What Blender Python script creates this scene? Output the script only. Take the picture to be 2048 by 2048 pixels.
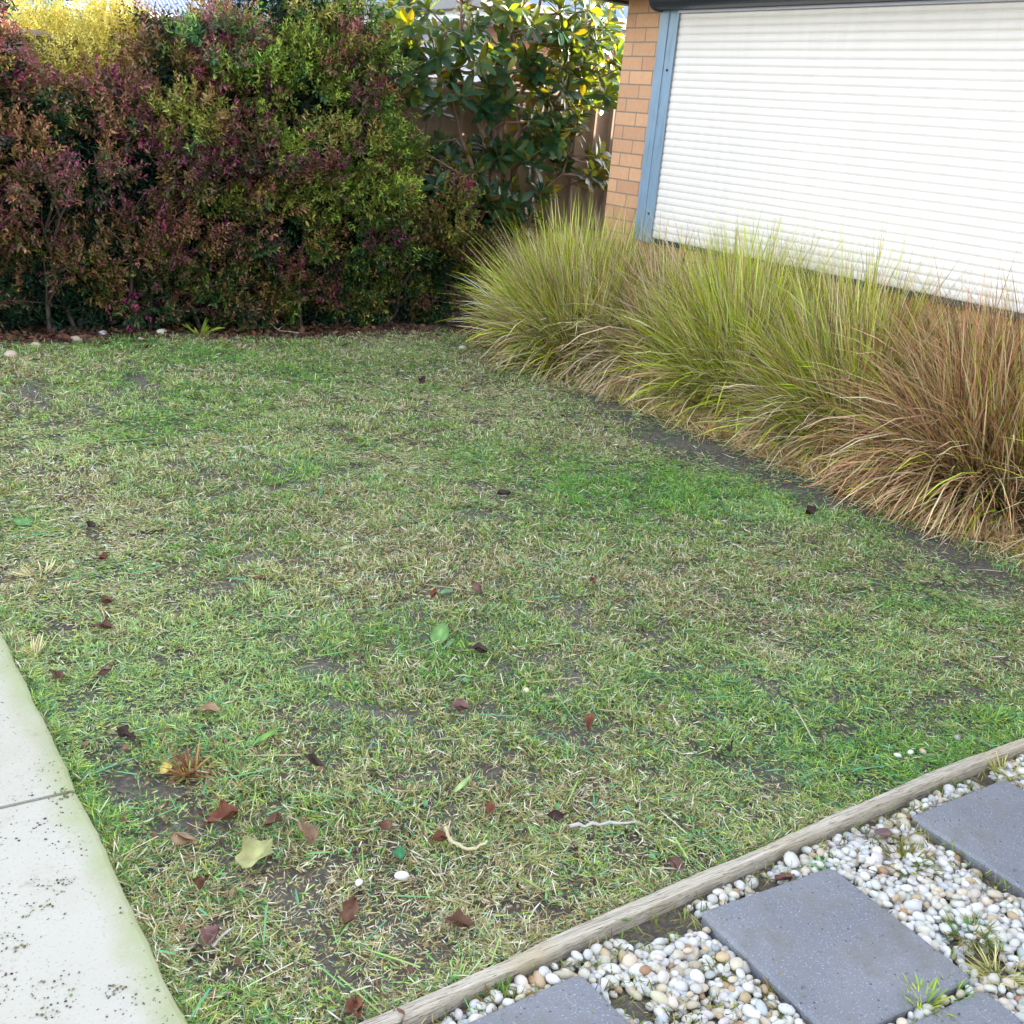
import bpy, math, random
import numpy as np
from mathutils import Matrix, Vector

# ---------------------------------------------------------------- camera
# garden axes: X runs along hedge and edging towards the house wall, Y runs along the house wall towards the hedge
for o in list(bpy.data.objects):
    bpy.data.objects.remove(o, do_unlink=True)
scene = bpy.context.scene
COL = scene.collection
R = math.radians
F_PX, YAW, PIT, ROL, EYE = 2248.84, R(34.8418), R(18.9728), R(5.4927), 1.55
cy, sy, cp, sp = math.cos(YAW), math.sin(YAW), math.cos(PIT), math.sin(PIT)
FWD = np.array([sy * cp, cy * cp, -sp]); RT0 = np.array([cy, -sy, 0.0]); UP0 = np.cross(RT0, FWD)
RT = math.cos(ROL) * RT0 + math.sin(ROL) * UP0
UP = -math.sin(ROL) * RT0 + math.cos(ROL) * UP0
cam_d = bpy.data.cameras.new('camera')
cam = bpy.data.objects.new('camera', cam_d); COL.objects.link(cam)
cam_d.sensor_width = 36.0; cam_d.lens = 36.0 * F_PX / 2048.0
cam_d.clip_start = 0.05; cam_d.clip_end = 500
m = Matrix.Identity(4)
for i in range(3):
    m[i][0], m[i][1], m[i][2] = RT[i], UP[i], -FWD[i]
m[2][3] = EYE
cam.matrix_world = m
scene.camera = cam

# ---------------------------------------------------------------- light
SUN_EL, SUN_AZ = 14.0, 99.0          # azimuth clockwise from +Y
world = bpy.data.worlds.new('World'); scene.world = world; world.use_nodes = True
wt = world.node_tree
sky = wt.nodes.new('ShaderNodeTexSky'); sky.sky_type = 'NISHITA'; sky.sun_disc = False
sky.sun_elevation = R(SUN_EL); sky.sun_rotation = R(SUN_AZ)
sky.air_density = 1.0; sky.dust_density = 2.0; sky.ozone_density = 1.0
hs = wt.nodes.new('ShaderNodeHueSaturation'); hs.inputs['Saturation'].default_value = 0.42
wt.links.new(sky.outputs[0], hs.inputs['Color'])
wt.links.new(hs.outputs[0], wt.nodes['Background'].inputs[0])
wt.nodes['Background'].inputs[1].default_value = 0.15
sun_d = bpy.data.lights.new('sun', 'SUN'); sun_d.energy = 5.0; sun_d.angle = R(0.5); sun_d.color = (1.0, 0.90, 0.74)
sun = bpy.data.objects.new('sun', sun_d); COL.objects.link(sun)
sdir = Vector((math.sin(R(SUN_AZ)) * math.cos(R(SUN_EL)), math.cos(R(SUN_AZ)) * math.cos(R(SUN_EL)), math.sin(R(SUN_EL))))
sun.rotation_euler = sdir.to_track_quat('Z', 'Y').to_euler()
sun.location = sdir * 30
scene.view_settings.view_transform = 'Standard'; scene.view_settings.look = 'None'
scene.view_settings.gamma = 1.0; scene.view_settings.exposure = 3.1
scene.cycles.max_bounces = 8; scene.cycles.transparent_max_bounces = 8

rng = np.random.default_rng(7)
random.seed(7)


# ---------------------------------------------------------------- helpers
def ray(px, py):
    return (px - 1024) / F_PX * RT - (py - 1024) / F_PX * UP + FWD


def ground(px, py, z=0.0):
    d = ray(px, py); t = (z - EYE) / d[2]
    return np.array([0, 0, EYE]) + d * t


def on_y(px, py, Y):
    d = ray(px, py)
    return np.array([0, 0, EYE]) + d * (Y / d[1])


def lerp(a, b, t):
    return a + (b - a) * t


def vnoise(x, y, seed=0):
    """smooth value noise in 0..1 (numpy)"""
    r = np.random.default_rng(seed).random((256, 256))
    xi = np.floor(x).astype(int); yi = np.floor(y).astype(int)
    fx = x - xi; fy = y - yi
    fx = fx * fx * (3 - 2 * fx); fy = fy * fy * (3 - 2 * fy)
    a = r[xi % 256, yi % 256]; b = r[(xi + 1) % 256, yi % 256]
    c = r[xi % 256, (yi + 1) % 256]; d = r[(xi + 1) % 256, (yi + 1) % 256]
    return lerp(lerp(a, b, fx), lerp(c, d, fx), fy)


def fbm(x, y, seed=0, n=3):
    s = 0; amp = 0.5; tot = 0
    for i in range(n):
        s = s + amp * vnoise(x * 2 ** i, y * 2 ** i, seed + i); tot += amp; amp *= 0.5
    return s / tot


class Geo:
    """collects faces (of mixed size) and per-vertex colours, links as one mesh object"""
    def __init__(self):
        self.v = []; self.f = []; self.c = []; self.n = 0

    def add(self, verts, faces, col=None):
        verts = np.asarray(verts, dtype=np.float32).reshape(-1, 3)
        if not isinstance(faces, (list, tuple)) or (len(faces) and np.isscalar(faces[0][0])):
            faces = [np.asarray(faces)]
        for f in faces:
            f = np.asarray(f, dtype=np.int32)
            if len(f): self.f.append(f + self.n)
        if col is None: col = np.ones((len(verts), 3))
        col = np.asarray(col, dtype=np.float32)
        if col.ndim == 1: col = np.tile(col, (len(verts), 1))
        self.v.append(verts); self.c.append(col); self.n += len(verts)
        return self

    def box(self, lo, hi, col=None):
        x0, y0, z0 = lo; x1, y1, z1 = hi
        v = [(x0, y0, z0), (x1, y0, z0), (x1, y1, z0), (x0, y1, z0), (x0, y0, z1), (x1, y0, z1), (x1, y1, z1), (x0, y1, z1)]
        f = np.array([(0, 3, 2, 1), (4, 5, 6, 7), (0, 1, 5, 4), (1, 2, 6, 5), (2, 3, 7, 6), (3, 0, 4, 7)])
        return self.add(v, [f], col)

    def tube(self, pts, radii, sides=7, col=None, cap=True):
        pts = np.asarray(pts, float); n = len(pts)
        radii = np.broadcast_to(np.asarray(radii, float), (n,))
        T = np.gradient(pts, axis=0); T /= np.linalg.norm(T, axis=1)[:, None] + 1e-9
        ref = np.array([0.31, 0.17, 0.93]) if abs(T[0][2]) < 0.8 else np.array([0.9, 0.3, 0.1])
        A = np.cross(T, ref); A /= np.linalg.norm(A, axis=1)[:, None] + 1e-9
        B = np.cross(T, A)
        a = np.linspace(0, 2 * np.pi, sides, endpoint=False)
        v = pts[:, None, :] + radii[:, None, None] * (np.cos(a)[None, :, None] * A[:, None, :] + np.sin(a)[None, :, None] * B[:, None, :])
        idx = np.arange(n * sides).reshape(n, sides)
        q = np.stack([idx[:-1], np.roll(idx[:-1], -1, 1), np.roll(idx[1:], -1, 1), idx[1:]], -1).reshape(-1, 4)
        fs = [q]
        if cap: fs += [idx[0][::-1][None, :], idx[-1][None, :]]
        return self.add(v.reshape(-1, 3), fs, col)

    def build(self, name, mat, parent=None, smooth=False, bevel=0.0):
        me = bpy.data.meshes.new(name)
        V = np.concatenate(self.v); C = np.concatenate(self.c)
        me.vertices.add(len(V)); me.vertices.foreach_set('co', V.ravel())
        li = np.concatenate([f.ravel() for f in self.f]).astype(np.int32)
        sizes = np.concatenate([np.full(len(f), f.shape[1]) for f in self.f])
        st = np.concatenate([[0], np.cumsum(sizes)[:-1]]).astype(np.int32)
        me.loops.add(len(li)); me.loops.foreach_set('vertex_index', li)
        me.polygons.add(len(sizes)); me.polygons.foreach_set('loop_start', st)
        me.update(calc_edges=True); me.validate()
        ca = me.color_attributes.new('Col', 'FLOAT_COLOR', 'POINT')
        ca.data.foreach_set('color', np.concatenate([C, np.ones((len(C), 1), np.float32)], 1).astype(np.float32).ravel())
        me.polygons.foreach_set('use_smooth', np.full(len(me.polygons), smooth))
        me.materials.append(mat)
        o = bpy.data.objects.new(name, me); COL.objects.link(o)
        if parent is not None: o.parent = parent
        if bevel:
            b = o.modifiers.new('bevel', 'BEVEL'); b.width = bevel; b.segments = 2; b.limit_method = 'ANGLE'
        return o


def tag(o, label=None, cat=None, group=None, kind=None):
    if label: o['label'] = label
    if cat: o['category'] = cat
    if group: o['group'] = group
    if kind: o['kind'] = kind
    return o


def empty(name, loc=(0, 0, 0)):
    o = bpy.data.objects.new(name, None); COL.objects.link(o); o.location = loc
    o.empty_display_size = 0.1
    return o


def bake(tv, tf, M, T, cols):
    """instances of one template: M (N,3,3) maps template axes, T (N,3); cols (N,3) or (N,k,3)"""
    N = len(T); k = len(tv)
    V = np.einsum('nij,kj->nki', M, tv) + T[:, None, :]
    off = (np.arange(N) * k)
    fs = [(off[:, None, None] + f[None]).reshape(-1, f.shape[1]) for f in tf]
    C = np.repeat(cols[:, None, :], k, 1) if cols.ndim == 2 else cols
    return V.reshape(-1, 3), fs, C.reshape(-1, 3)


def frames(d, roll):
    """orthonormal frames with local +X along d (N,3), rolled"""
    d = d / (np.linalg.norm(d, axis=1)[:, None] + 1e-9)
    up = np.tile([0.0, 0, 1.0], (len(d), 1))
    bad = np.abs(d[:, 2]) > 0.97; up[bad] = [1, 0, 0]
    s = np.cross(up, d); s /= np.linalg.norm(s, axis=1)[:, None]
    n = np.cross(d, s)
    c, q = np.cos(roll)[:, None], np.sin(roll)[:, None]
    s2 = c * s + q * n; n2 = -q * s + c * n
    return np.stack([d, s2, n2], -1)


def blades(base, az, L, W, th0, bend, segs, c0, c1, twist=None):
    """curved grass blades; th0 = first angle from vertical, bend = added angle along the blade"""
    N = len(base)
    t = np.linspace(0, 1, segs + 1)
    ang = th0[:, None] + bend[:, None] * t[None, :]
    hz = np.sin(ang); vz = np.cos(ang)
    step = (L / segs)[:, None]
    hx = np.concatenate([np.zeros((N, 1)), np.cumsum((hz[:, :-1] + hz[:, 1:]) / 2 * step, 1)], 1)
    vx = np.concatenate([np.zeros((N, 1)), np.cumsum((vz[:, :-1] + vz[:, 1:]) / 2 * step, 1)], 1)
    dx, dy = np.cos(az)[:, None], np.sin(az)[:, None]
    P = np.stack([base[:, 0:1] + dx * hx, base[:, 1:2] + dy * hx, base[:, 2:3] + vx], -1)
    P[..., 2] = np.maximum(P[..., 2], 0.004)
    if twist is None: twist = rng.uniform(-1, 1, N) * 0.9
    sx = -np.sin(az) * np.cos(twist); sy_ = np.cos(az) * np.cos(twist); sz = np.sin(twist)
    S = np.stack([sx, sy_, sz], -1)
    w = W[:, None] * np.array([1 - 0.6 * x ** 2.2 for x in t])[None, :] * 0.5
    A = P[:, :-1] - S[:, None] * w[:, :-1, None]; B = P[:, :-1] + S[:, None] * w[:, :-1, None]
    k = 2 * segs + 1
    V = np.empty((N, k, 3), np.float32)
    V[:, 0:2 * segs:2] = A; V[:, 1:2 * segs:2] = B; V[:, -1] = P[:, -1]
    q = np.array([(2 * i, 2 * i + 1, 2 * i + 3, 2 * i + 2) for i in range(segs - 1)]) if segs > 1 else np.zeros((0, 4), int)
    tr = np.array([(2 * segs - 2, 2 * segs - 1, 2 * segs)])
    off = np.arange(N) * k
    fs = [(off[:, None, None] + f[None]).reshape(-1, f.shape[1]) for f in (q, tr) if len(f)]
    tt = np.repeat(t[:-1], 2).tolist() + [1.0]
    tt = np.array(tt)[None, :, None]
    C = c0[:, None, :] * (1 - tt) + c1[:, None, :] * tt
    return V.reshape(-1, 3), fs, C.reshape(-1, 3)


# ---------------------------------------------------------------- materials
def new_mat(name):
    mt = bpy.data.materials.new(name); mt.use_nodes = True
    nt = mt.node_tree; b = nt.nodes['Principled BSDF']
    return mt, nt, b


def N(nt, typ, **kw):
    n = nt.nodes.new(typ)
    for k, v in kw.items():
        if k in n.inputs: n.inputs[k].default_value = v
        else: setattr(n, k, v)
    return n


def mix_col(nt, fac, a, b, mode='MIX'):
    n = nt.nodes.new('ShaderNodeMix'); n.data_type = 'RGBA'; n.blend_type = mode
    for sock, val in ((0, fac), (6, a), (7, b)):
        if hasattr(val, 'links'): nt.links.new(val, n.inputs[sock])
        elif sock == 0: n.inputs[0].default_value = val
        else: n.inputs[sock].default_value = (*val, 1)
    return n.outputs[2]


def ramp(nt, src, p0, p1, c0=(0, 0, 0), c1=(1, 1, 1)):
    r = nt.nodes.new('ShaderNodeValToRGB')
    r.color_ramp.elements[0].position = p0; r.color_ramp.elements[1].position = p1
    r.color_ramp.elements[0].color = (*c0, 1); r.color_ramp.elements[1].color = (*c1, 1)
    nt.links.new(src, r.inputs[0])
    return r.outputs[0]


def coords(nt, kind='Object'):
    return nt.nodes.new('ShaderNodeTexCoord').outputs[kind]


def noise(nt, vec, scale, detail=3, rough=0.55):
    n = N(nt, 'ShaderNodeTexNoise', Scale=scale, Detail=detail, Roughness=rough)
    nt.links.new(vec, n.inputs['Vector'])
    return n.outputs['Fac']


def bump(nt, b, h, strength, dist):
    n = N(nt, 'ShaderNodeBump', Strength=strength, Distance=dist)
    nt.links.new(h, n.inputs['Height']); nt.links.new(n.outputs[0], b.inputs['Normal'])
    return n


def plain(name, col, rough=0.6, metal=0.0, var=0.12, scale=14.0, bmp=0.0):
    mt, nt, b = new_mat(name)
    v = coords(nt)
    f = noise(nt, v, scale, 4)
    c = mix_col(nt, f, [x * (1 - var) for x in col], [min(1, x * (1 + var)) for x in col])
    nt.links.new(c, b.inputs['Base Color'])
    b.inputs['Roughness'].default_value = rough; b.inputs['Metallic'].default_value = metal
    if bmp: bump(nt, b, noise(nt, v, scale * 5, 3), bmp, 0.003)
    return mt


def vcol(name, rough=0.55, trans=0.25, spec=0.4, back=None, tcol=None, jitter=0.0):
    """colour from the 'Col' attribute, leaf like: lets some light through"""
    mt, nt, b = new_mat(name)
    a = nt.nodes.new('ShaderNodeAttribute'); a.attribute_name = 'Col'
    col = a.outputs['Color']
    if jitter:
        col = mix_col(nt, noise(nt, coords(nt), 60, 2), col, mix_col(nt, 1.0, col, (1 - jitter,) * 3, 'MULTIPLY'))
    if back:
        g = nt.nodes.new('ShaderNodeNewGeometry')
        col = mix_col(nt, g.outputs['Backfacing'], col, back)
    nt.links.new(col, b.inputs['Base Color'])
    b.inputs['Roughness'].default_value = rough
    b.inputs['Specular IOR Level'].default_value = spec
    if trans:
        tr = nt.nodes.new('ShaderNodeBsdfTranslucent')
        tc = mix_col(nt, 1.0, a.outputs['Color'], tcol or (1.5, 1.5, 0.7), 'MULTIPLY')
        nt.links.new(tc, tr.inputs['Color'])
        mx = nt.nodes.new('ShaderNodeMixShader'); mx.inputs[0].default_value = trans
        nt.links.new(b.outputs[0], mx.inputs[1]); nt.links.new(tr.outputs[0], mx.inputs[2])
        nt.links.new(mx.outputs[0], nt.nodes['Material Output'].inputs['Surface'])
    return mt


M = {}
M['grass'] = vcol('grass_blades', 0.6, 0.22, 0.14)
M['tussock'] = vcol('tussock_blades', 0.6, 0.08, 0.14)
M['leaf'] = vcol('hedge_leaf', 0.45, 0.10, 0.22)
M['mag'] = vcol('glossy_leaf', 0.36, 0.21, 0.30, back=(0.12, 0.085, 0.035), tcol=(32.0, 8.0, 0.5))
M['yellow'] = vcol('yellow_leaf', 0.5, 0.35, 0.3, tcol=(1.1, 1.0, 0.5))
M['dead'] = vcol('dead_leaf', 0.7, 0.12, 0.25, jitter=0.4)
M['pebble'] = vcol('pebble', 0.6, 0.0, 0.35, jitter=0.3)
M['hedge_bark'] = plain('hedge_bark', (0.07, 0.05, 0.04), 0.9, var=0.4, scale=30)
M['bark'] = plain('bark', (0.16, 0.10, 0.07), 0.85, var=0.4, scale=30, bmp=0.6)
M['twig'] = plain('pale_twig', (0.42, 0.34, 0.25), 0.8, var=0.3, scale=60, bmp=0.3)
M['gutter_dark'] = plain('dark_gutter_paint', (0.06, 0.065, 0.08), 0.45, var=0.1)
M['pelmet'] = plain('charcoal_shutter_box', (0.035, 0.042, 0.055), 0.4, var=0.15)
M['white'] = plain('white_fascia', (0.72, 0.73, 0.78), 0.5, var=0.06)
M['lavender'] = plain('pale_render', (0.5, 0.5, 0.6), 0.8, var=0.06, bmp=0.2)
M['soffit'] = plain('beige_soffit', (0.40, 0.30, 0.20), 0.7, var=0.08)
M['screw'] = plain('dark_screw', (0.012, 0.012, 0.015), 0.5)
M['concrete_dark'] = plain('joint_filler', (0.12, 0.11, 0.10), 0.9)


def soil_mat():
    mt, nt, b = new_mat('soil')
    v = coords(nt)
    n1 = noise(nt, v, 3.0, 5); n2 = noise(nt, v, 70.0, 4)
    c = mix_col(nt, ramp(nt, n1, 0.35, 0.7), (0.050, 0.042, 0.036), (0.10, 0.088, 0.078))
    c = mix_col(nt, ramp(nt, n2, 0.45, 0.7), c, (0.15, 0.12, 0.09))
    nt.links.new(c, b.inputs['Base Color']); b.inputs['Roughness'].default_value = 0.95
    bump(nt, b, n2, 0.9, 0.012)
    return mt


def concrete_mat():
    mt, nt, b = new_mat('pale_concrete')
    v = coords(nt)
    n1 = noise(nt, v, 2.2, 5); n2 = noise(nt, v, 160.0, 3); n3 = noise(nt, v, 5.0, 5, 0.65)
    c = mix_col(nt, n1, (0.335, 0.318, 0.275), (0.41, 0.39, 0.345))
    c = mix_col(nt, ramp(nt, n2, 0.6, 0.72), c, (0.25, 0.24, 0.22))
    # green algae along the lawn side, with a ragged inner edge
    sep = nt.nodes.new('ShaderNodeSeparateXYZ'); nt.links.new(v, sep.inputs[0])
    ad = N(nt, 'ShaderNodeMath', operation='ADD'); nt.links.new(sep.outputs[0], ad.inputs[0])
    ml = N(nt, 'ShaderNodeMath', operation='MULTIPLY'); nt.links.new(n3, ml.inputs[0]); ml.inputs[1].default_value = 0.15
    nt.links.new(ml.outputs[0], ad.inputs[1])
    alg = ramp(nt, ad.outputs[0], 0.49, 0.575)
    c = mix_col(nt, alg, c, (0.25, 0.28, 0.14))
    c = mix_col(nt, ramp(nt, n3, 0.60, 0.75), c, (0.29, 0.305, 0.19))
    # dark pits and specks of dirt
    vo = N(nt, 'ShaderNodeTexVoronoi', Scale=60.0); nt.links.new(v, vo.inputs['Vector'])
    n4 = noise(nt, v, 9.0, 3)
    lt = N(nt, 'ShaderNodeMath', operation='LESS_THAN'); nt.links.new(vo.outputs['Distance'], lt.inputs[0]); lt.inputs[1].default_value = 0.12
    gt = N(nt, 'ShaderNodeMath', operation='GREATER_THAN'); nt.links.new(n4, gt.inputs[0]); gt.inputs[1].default_value = 0.54
    mm = N(nt, 'ShaderNodeMath', operation='MULTIPLY'); nt.links.new(lt.outputs[0], mm.inputs[0]); nt.links.new(gt.outputs[0], mm.inputs[1])
    c = mix_col(nt, mm.outputs[0], c, (0.14, 0.125, 0.09))
    sm = noise(nt, v, 11.0, 7, 0.75); c = mix_col(nt, ramp(nt, sm, 0.58, 0.78), c, (0.20, 0.19, 0.12))
    st = noise(nt, v, 1.1, 6, 0.7); c = mix_col(nt, ramp(nt, st, 0.45, 0.75), c, mix_col(nt, 1.0, c, (0.80, 0.78, 0.70), 'MULTIPLY'))
    nt.links.new(c, b.inputs['Base Color']); b.inputs['Roughness'].default_value = 0.85
    bump(nt, b, n2, 0.3, 0.002)
    return mt


def paver_mat():
    mt, nt, b = new_mat('grey_paver')
    v = coords(nt)
    n1 = noise(nt, v, 4.0, 4); n2 = noise(nt, v, 220.0, 3); n3 = noise(nt, v, 90, 2)
    c = mix_col(nt, ramp(nt, n1, 0.3, 0.7), (0.118, 0.126, 0.150), (0.172, 0.177, 0.200))
    c = mix_col(nt, ramp(nt, n2, 0.58, 0.70), c, (0.30, 0.30, 0.33))
    c = mix_col(nt, ramp(nt, n3, 0.27, 0.36, (1, 1, 1), (0, 0, 0)), c, (0.09, 0.088, 0.105))
    vo = N(nt, 'ShaderNodeTexVoronoi', Scale=34.0); nt.links.new(v, vo.inputs['Vector'])
    lt = N(nt, 'ShaderNodeMath', operation='LESS_THAN'); nt.links.new(vo.outputs['Distance'], lt.inputs[0]); lt.inputs[1].default_value = 0.085
    c = mix_col(nt, lt.outputs[0], c, (0.05, 0.045, 0.045))
    st = noise(nt, v, 9.0, 6, 0.7)
    c = mix_col(nt, ramp(nt, st, 0.48, 0.72), c, (0.125, 0.122, 0.112))
    nt.links.new(c, b.inputs['Base Color']); b.inputs['Roughness'].default_value = 0.8
    bump(nt, b, n2, 0.35, 0.002)
    return mt


def timber_mat():
    mt, nt, b = new_mat('weathered_timber')
    v = coords(nt)
    mp = nt.nodes.new('ShaderNodeMapping'); mp.inputs['Scale'].default_value = (1.6, 60, 60)
    nt.links.new(v, mp.inputs[0])
    n1 = noise(nt, mp.outputs[0], 3.0, 6, 0.7); n2 = noise(nt, v, 5.0, 4); n3 = noise(nt, mp.outputs[0], 9.0, 3)
    c = mix_col(nt, ramp(nt, n1, 0.35, 0.68), (0.27, 0.235, 0.19), (0.50, 0.455, 0.37))
    c = mix_col(nt, ramp(nt, n2, 0.5, 0.72), c, (0.36, 0.30, 0.20))
    c = mix_col(nt, ramp(nt, n3, 0.36, 0.43, (1, 1, 1), (0, 0, 0)), c, (0.10, 0.08, 0.06))
    nt.links.new(c, b.inputs['Base Color']); b.inputs['Roughness'].default_value = 0.9
    bump(nt, b, n1, 0.8, 0.004)
    return mt


def brick_mat(name, axis, c1, c2, mortar, bw=0.245, bh=0.0905, shift=(0, 0)):
    """axis: which horizontal object axis the courses run along"""
    mt, nt, b = new_mat(name)
    v = coords(nt)
    sep = nt.nodes.new('ShaderNodeSeparateXYZ'); nt.links.new(v, sep.inputs[0])
    com = nt.nodes.new('ShaderNodeCombineXYZ')
    for k, (src, s) in enumerate(((sep.outputs[axis], shift[0]), (sep.outputs[2], shift[1]))):
        a = N(nt, 'ShaderNodeMath', operation='ADD'); nt.links.new(src, a.inputs[0]); a.inputs[1].default_value = s
        nt.links.new(a.outputs[0], com.inputs[k])
    br = nt.nodes.new('ShaderNodeTexBrick')
    br.inputs['Scale'].default_value = 1.0; br.inputs['Mortar Size'].default_value = 0.0055; br.inputs['Mortar Smooth'].default_value = 0.15
    br.inputs['Brick Width'].default_value = bw; br.inputs['Row Height'].default_value = bh
    br.inputs['Color1'].default_value = (*c1, 1); br.inputs['Color2'].default_value = (*c2, 1); br.inputs['Mortar'].default_value = (*mortar, 1)
    nt.links.new(com.outputs[0], br.inputs['Vector'])
    n1 = noise(nt, v, 25.0, 5, 0.65); n2 = noise(nt, v, 190.0, 3)
    c = mix_col(nt, n1, br.outputs['Color'], mix_col(nt, 1.0, br.outputs['Color'], (0.74, 0.68, 0.64), 'MULTIPLY'))
    c = mix_col(nt, ramp(nt, n2, 0.66, 0.75), c, mix_col(nt, 1.0, c, (0.5, 0.42, 0.36), 'MULTIPLY'))
    nt.links.new(c, b.inputs['Base Color']); b.inputs['Roughness'].default_value = 0.85
    inv = N(nt, 'ShaderNodeMath', operation='MULTIPLY_ADD'); nt.links.new(br.outputs['Fac'], inv.inputs[0]); inv.inputs[1].default_value = -1.0
    nt.links.new(n2, inv.inputs[2])
    bump(nt, b, inv.outputs[0], 0.5, 0.006)
    return mt


def streaky(name, col, dark, rough=0.4):
    mt, nt, b = new_mat(name)
    v = coords(nt)
    mp = nt.nodes.new('ShaderNodeMapping'); mp.inputs['Scale'].default_value = (45, 45, 3.0)
    nt.links.new(v, mp.inputs[0])
    n1 = noise(nt, mp.outputs[0], 1.0, 4, 0.6); n2 = noise(nt, v, 3, 3)
    c = mix_col(nt, ramp(nt, n1, 0.52, 0.72), col, dark)
    c = mix_col(nt, ramp(nt, n2, 0.4, 0.7), c, [x * 1.18 for x in col])
    nt.links.new(c, b.inputs['Base Color']); b.inputs['Roughness'].default_value = rough
    return mt


def slat_mat():
    mt, nt, b = new_mat('white_slat')
    v = coords(nt)
    mp = nt.nodes.new('ShaderNodeMapping'); mp.inputs['Scale'].default_value = (6, 9, 0.8); nt.links.new(v, mp.inputs[0])
    n1 = noise(nt, mp.outputs[0], 1.0, 5, 0.65); n2 = noise(nt, v, 1.3, 3)
    c = mix_col(nt, ramp(nt, n1, 0.45, 0.8), (0.70, 0.648, 0.62), (0.62, 0.57, 0.535))
    c = mix_col(nt, ramp(nt, n2, 0.4, 0.8), c, (0.66, 0.61, 0.58))
    nt.links.new(c, b.inputs['Base Color']); b.inputs['Roughness'].default_value = 0.42
    return mt


def fence_mat():
    mt, nt, b = new_mat('taupe_fence_steel')
    v = coords(nt)
    n1 = noise(nt, v, 2.5, 4); n2 = noise(nt, v, 40, 3)
    c = mix_col(nt, n1, (0.25, 0.185, 0.145), (0.31, 0.235, 0.185))
    c = mix_col(nt, ramp(nt, n2, 0.6, 0.8), c, (0.21, 0.16, 0.125))
    nt.links.new(c, b.inputs['Base Color']); b.inputs['Roughness'].default_value = 0.5
    return mt


M['soil'] = soil_mat(); M['concrete'] = concrete_mat(); M['paver'] = paver_mat(); M['timber'] = timber_mat()
M['brick'] = brick_mat('apricot_brick', 1, (0.74, 0.43, 0.25), (0.58, 0.32, 0.19), (0.31, 0.24, 0.18), shift=(0.055, 0.021))
M['brick_side'] = brick_mat('apricot_brick_side', 0, (0.56, 0.33, 0.20), (0.50, 0.29, 0.18), (0.30, 0.24, 0.19))
M['brick_pink'] = brick_mat('pink_brick', 0, (0.50, 0.28, 0.21), (0.44, 0.24, 0.18), (0.40, 0.33, 0.28), 0.24, 0.086)
M['brick_brown'] = brick_mat('brown_brick', 0, (0.32, 0.21, 0.18), (0.26, 0.18, 0.16), (0.34, 0.30, 0.28), 0.24, 0.086)
M['steel_blue'] = streaky('blue_grey_guide', (0.19, 0.27, 0.36), (0.10, 0.155, 0.22))
M['slat'] = slat_mat()
M['far_gutter'] = plain('grey_gutter', (0.16, 0.15, 0.16), 0.5, var=0.1)
M['roof'] = plain('blue_grey_roof', (0.22, 0.28, 0.42), 0.4, var=0.12, scale=2)
M['house_roof'] = plain('grey_roof', (0.12, 0.12, 0.13), 0.6, var=0.2, scale=4)
M['fence'] = fence_mat()

# ---------------------------------------------------------------- ground
def ground_mesh():
    def axis(lo, a, b, hi, fine, n):
        left = a - (a - lo) * np.linspace(1, 0, n) ** 2.2
        right = b + (hi - b) * np.linspace(0, 1, n) ** 2.2
        return np.unique(np.round(np.concatenate([left, np.arange(a, b, fine), right]), 4))
    xs = axis(-120, -1.0, 5.4, 140, 0.045, 16); ys = axis(-120, 0.2, 8.4, 160, 0.045, 16)
    X, Y = np.meshgrid(xs, ys, indexing='ij')
    Z = lawn_z(X, Y)
    nx, ny = X.shape
    idx = np.arange(nx * ny).reshape(nx, ny)
    q = np.stack([idx[:-1, :-1], idx[1:, :-1], idx[1:, 1:], idx[:-1, 1:]], -1).reshape(-1, 4)
    g = Geo(); g.add(np.stack([X, Y, Z], -1).reshape(-1, 3), [q])
    o = g.build('ground', M['soil'], smooth=True); tag(o, kind='structure')


def lawn_z(X, Y):
    inside = np.clip((X - 0.55) / 0.5, 0, 1) * np.clip((Y - 1.62) / 0.5, 0, 1) * np.clip((8.3 - Y) / 0.5, 0, 1) * np.clip((5.2 - X) / 0.4, 0, 1)
    return ((fbm(X * 1.3 + 20, Y * 1.3 + 20, 3, 3) - 0.5) * 0.07) * inside - 0.012 * (1 - inside)


ground_mesh()

# concrete path on the left: two slabs in view and the ones before and after, open joints between
PATH_EDGE = 0.492
PATH_J = [-3.2, 0.30, 2.331, 4.35, 6.4, 8.0]
gp = Geo()
for a, b in zip(PATH_J[:-1], PATH_J[1:]):
    # worn outline towards the lawn
    ys = np.arange(a + 0.006, b - 0.0059, 0.035); ys = np.append(ys, b - 0.006)
    ex = PATH_EDGE + (vnoise(ys * 9, ys * 0 + 3, 11) - 0.5) * 0.006 + (vnoise(ys * 34, ys * 0 + 7, 12) - 0.5) * 0.004
    n = len(ys)
    zt = 0.026
    rows = [np.stack([np.full(n, -0.75), ys, np.full(n, zt)], -1), np.stack([ex - 0.012, ys, np.full(n, zt)], -1),
            np.stack([ex - 0.004, ys, np.full(n, zt - 0.003)], -1), np.stack([ex, ys, np.full(n, zt - 0.010)], -1), np.stack([ex, ys, np.full(n, -0.06)], -1)]
    V = np.stack(rows, 1); idx = np.arange(n * 5).reshape(n, 5)
    q = np.stack([idx[:-1, :-1], idx[:-1, 1:], idx[1:, 1:], idx[1:, :-1]], -1).reshape(-1, 4)
    q = q[:, ::-1]
    ends = [idx[0][None, :], idx[-1][::-1][None, :]]
    gp.add(V.reshape(-1, 3), [q] + ends)
tag(gp.build('path', M['concrete']), kind='structure')
gj = Geo()
for y in PATH_J[1:-1]: gj.box((-0.75, y - 0.02, -0.05), (PATH_EDGE - 0.012, y + 0.02, 0.017))
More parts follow.
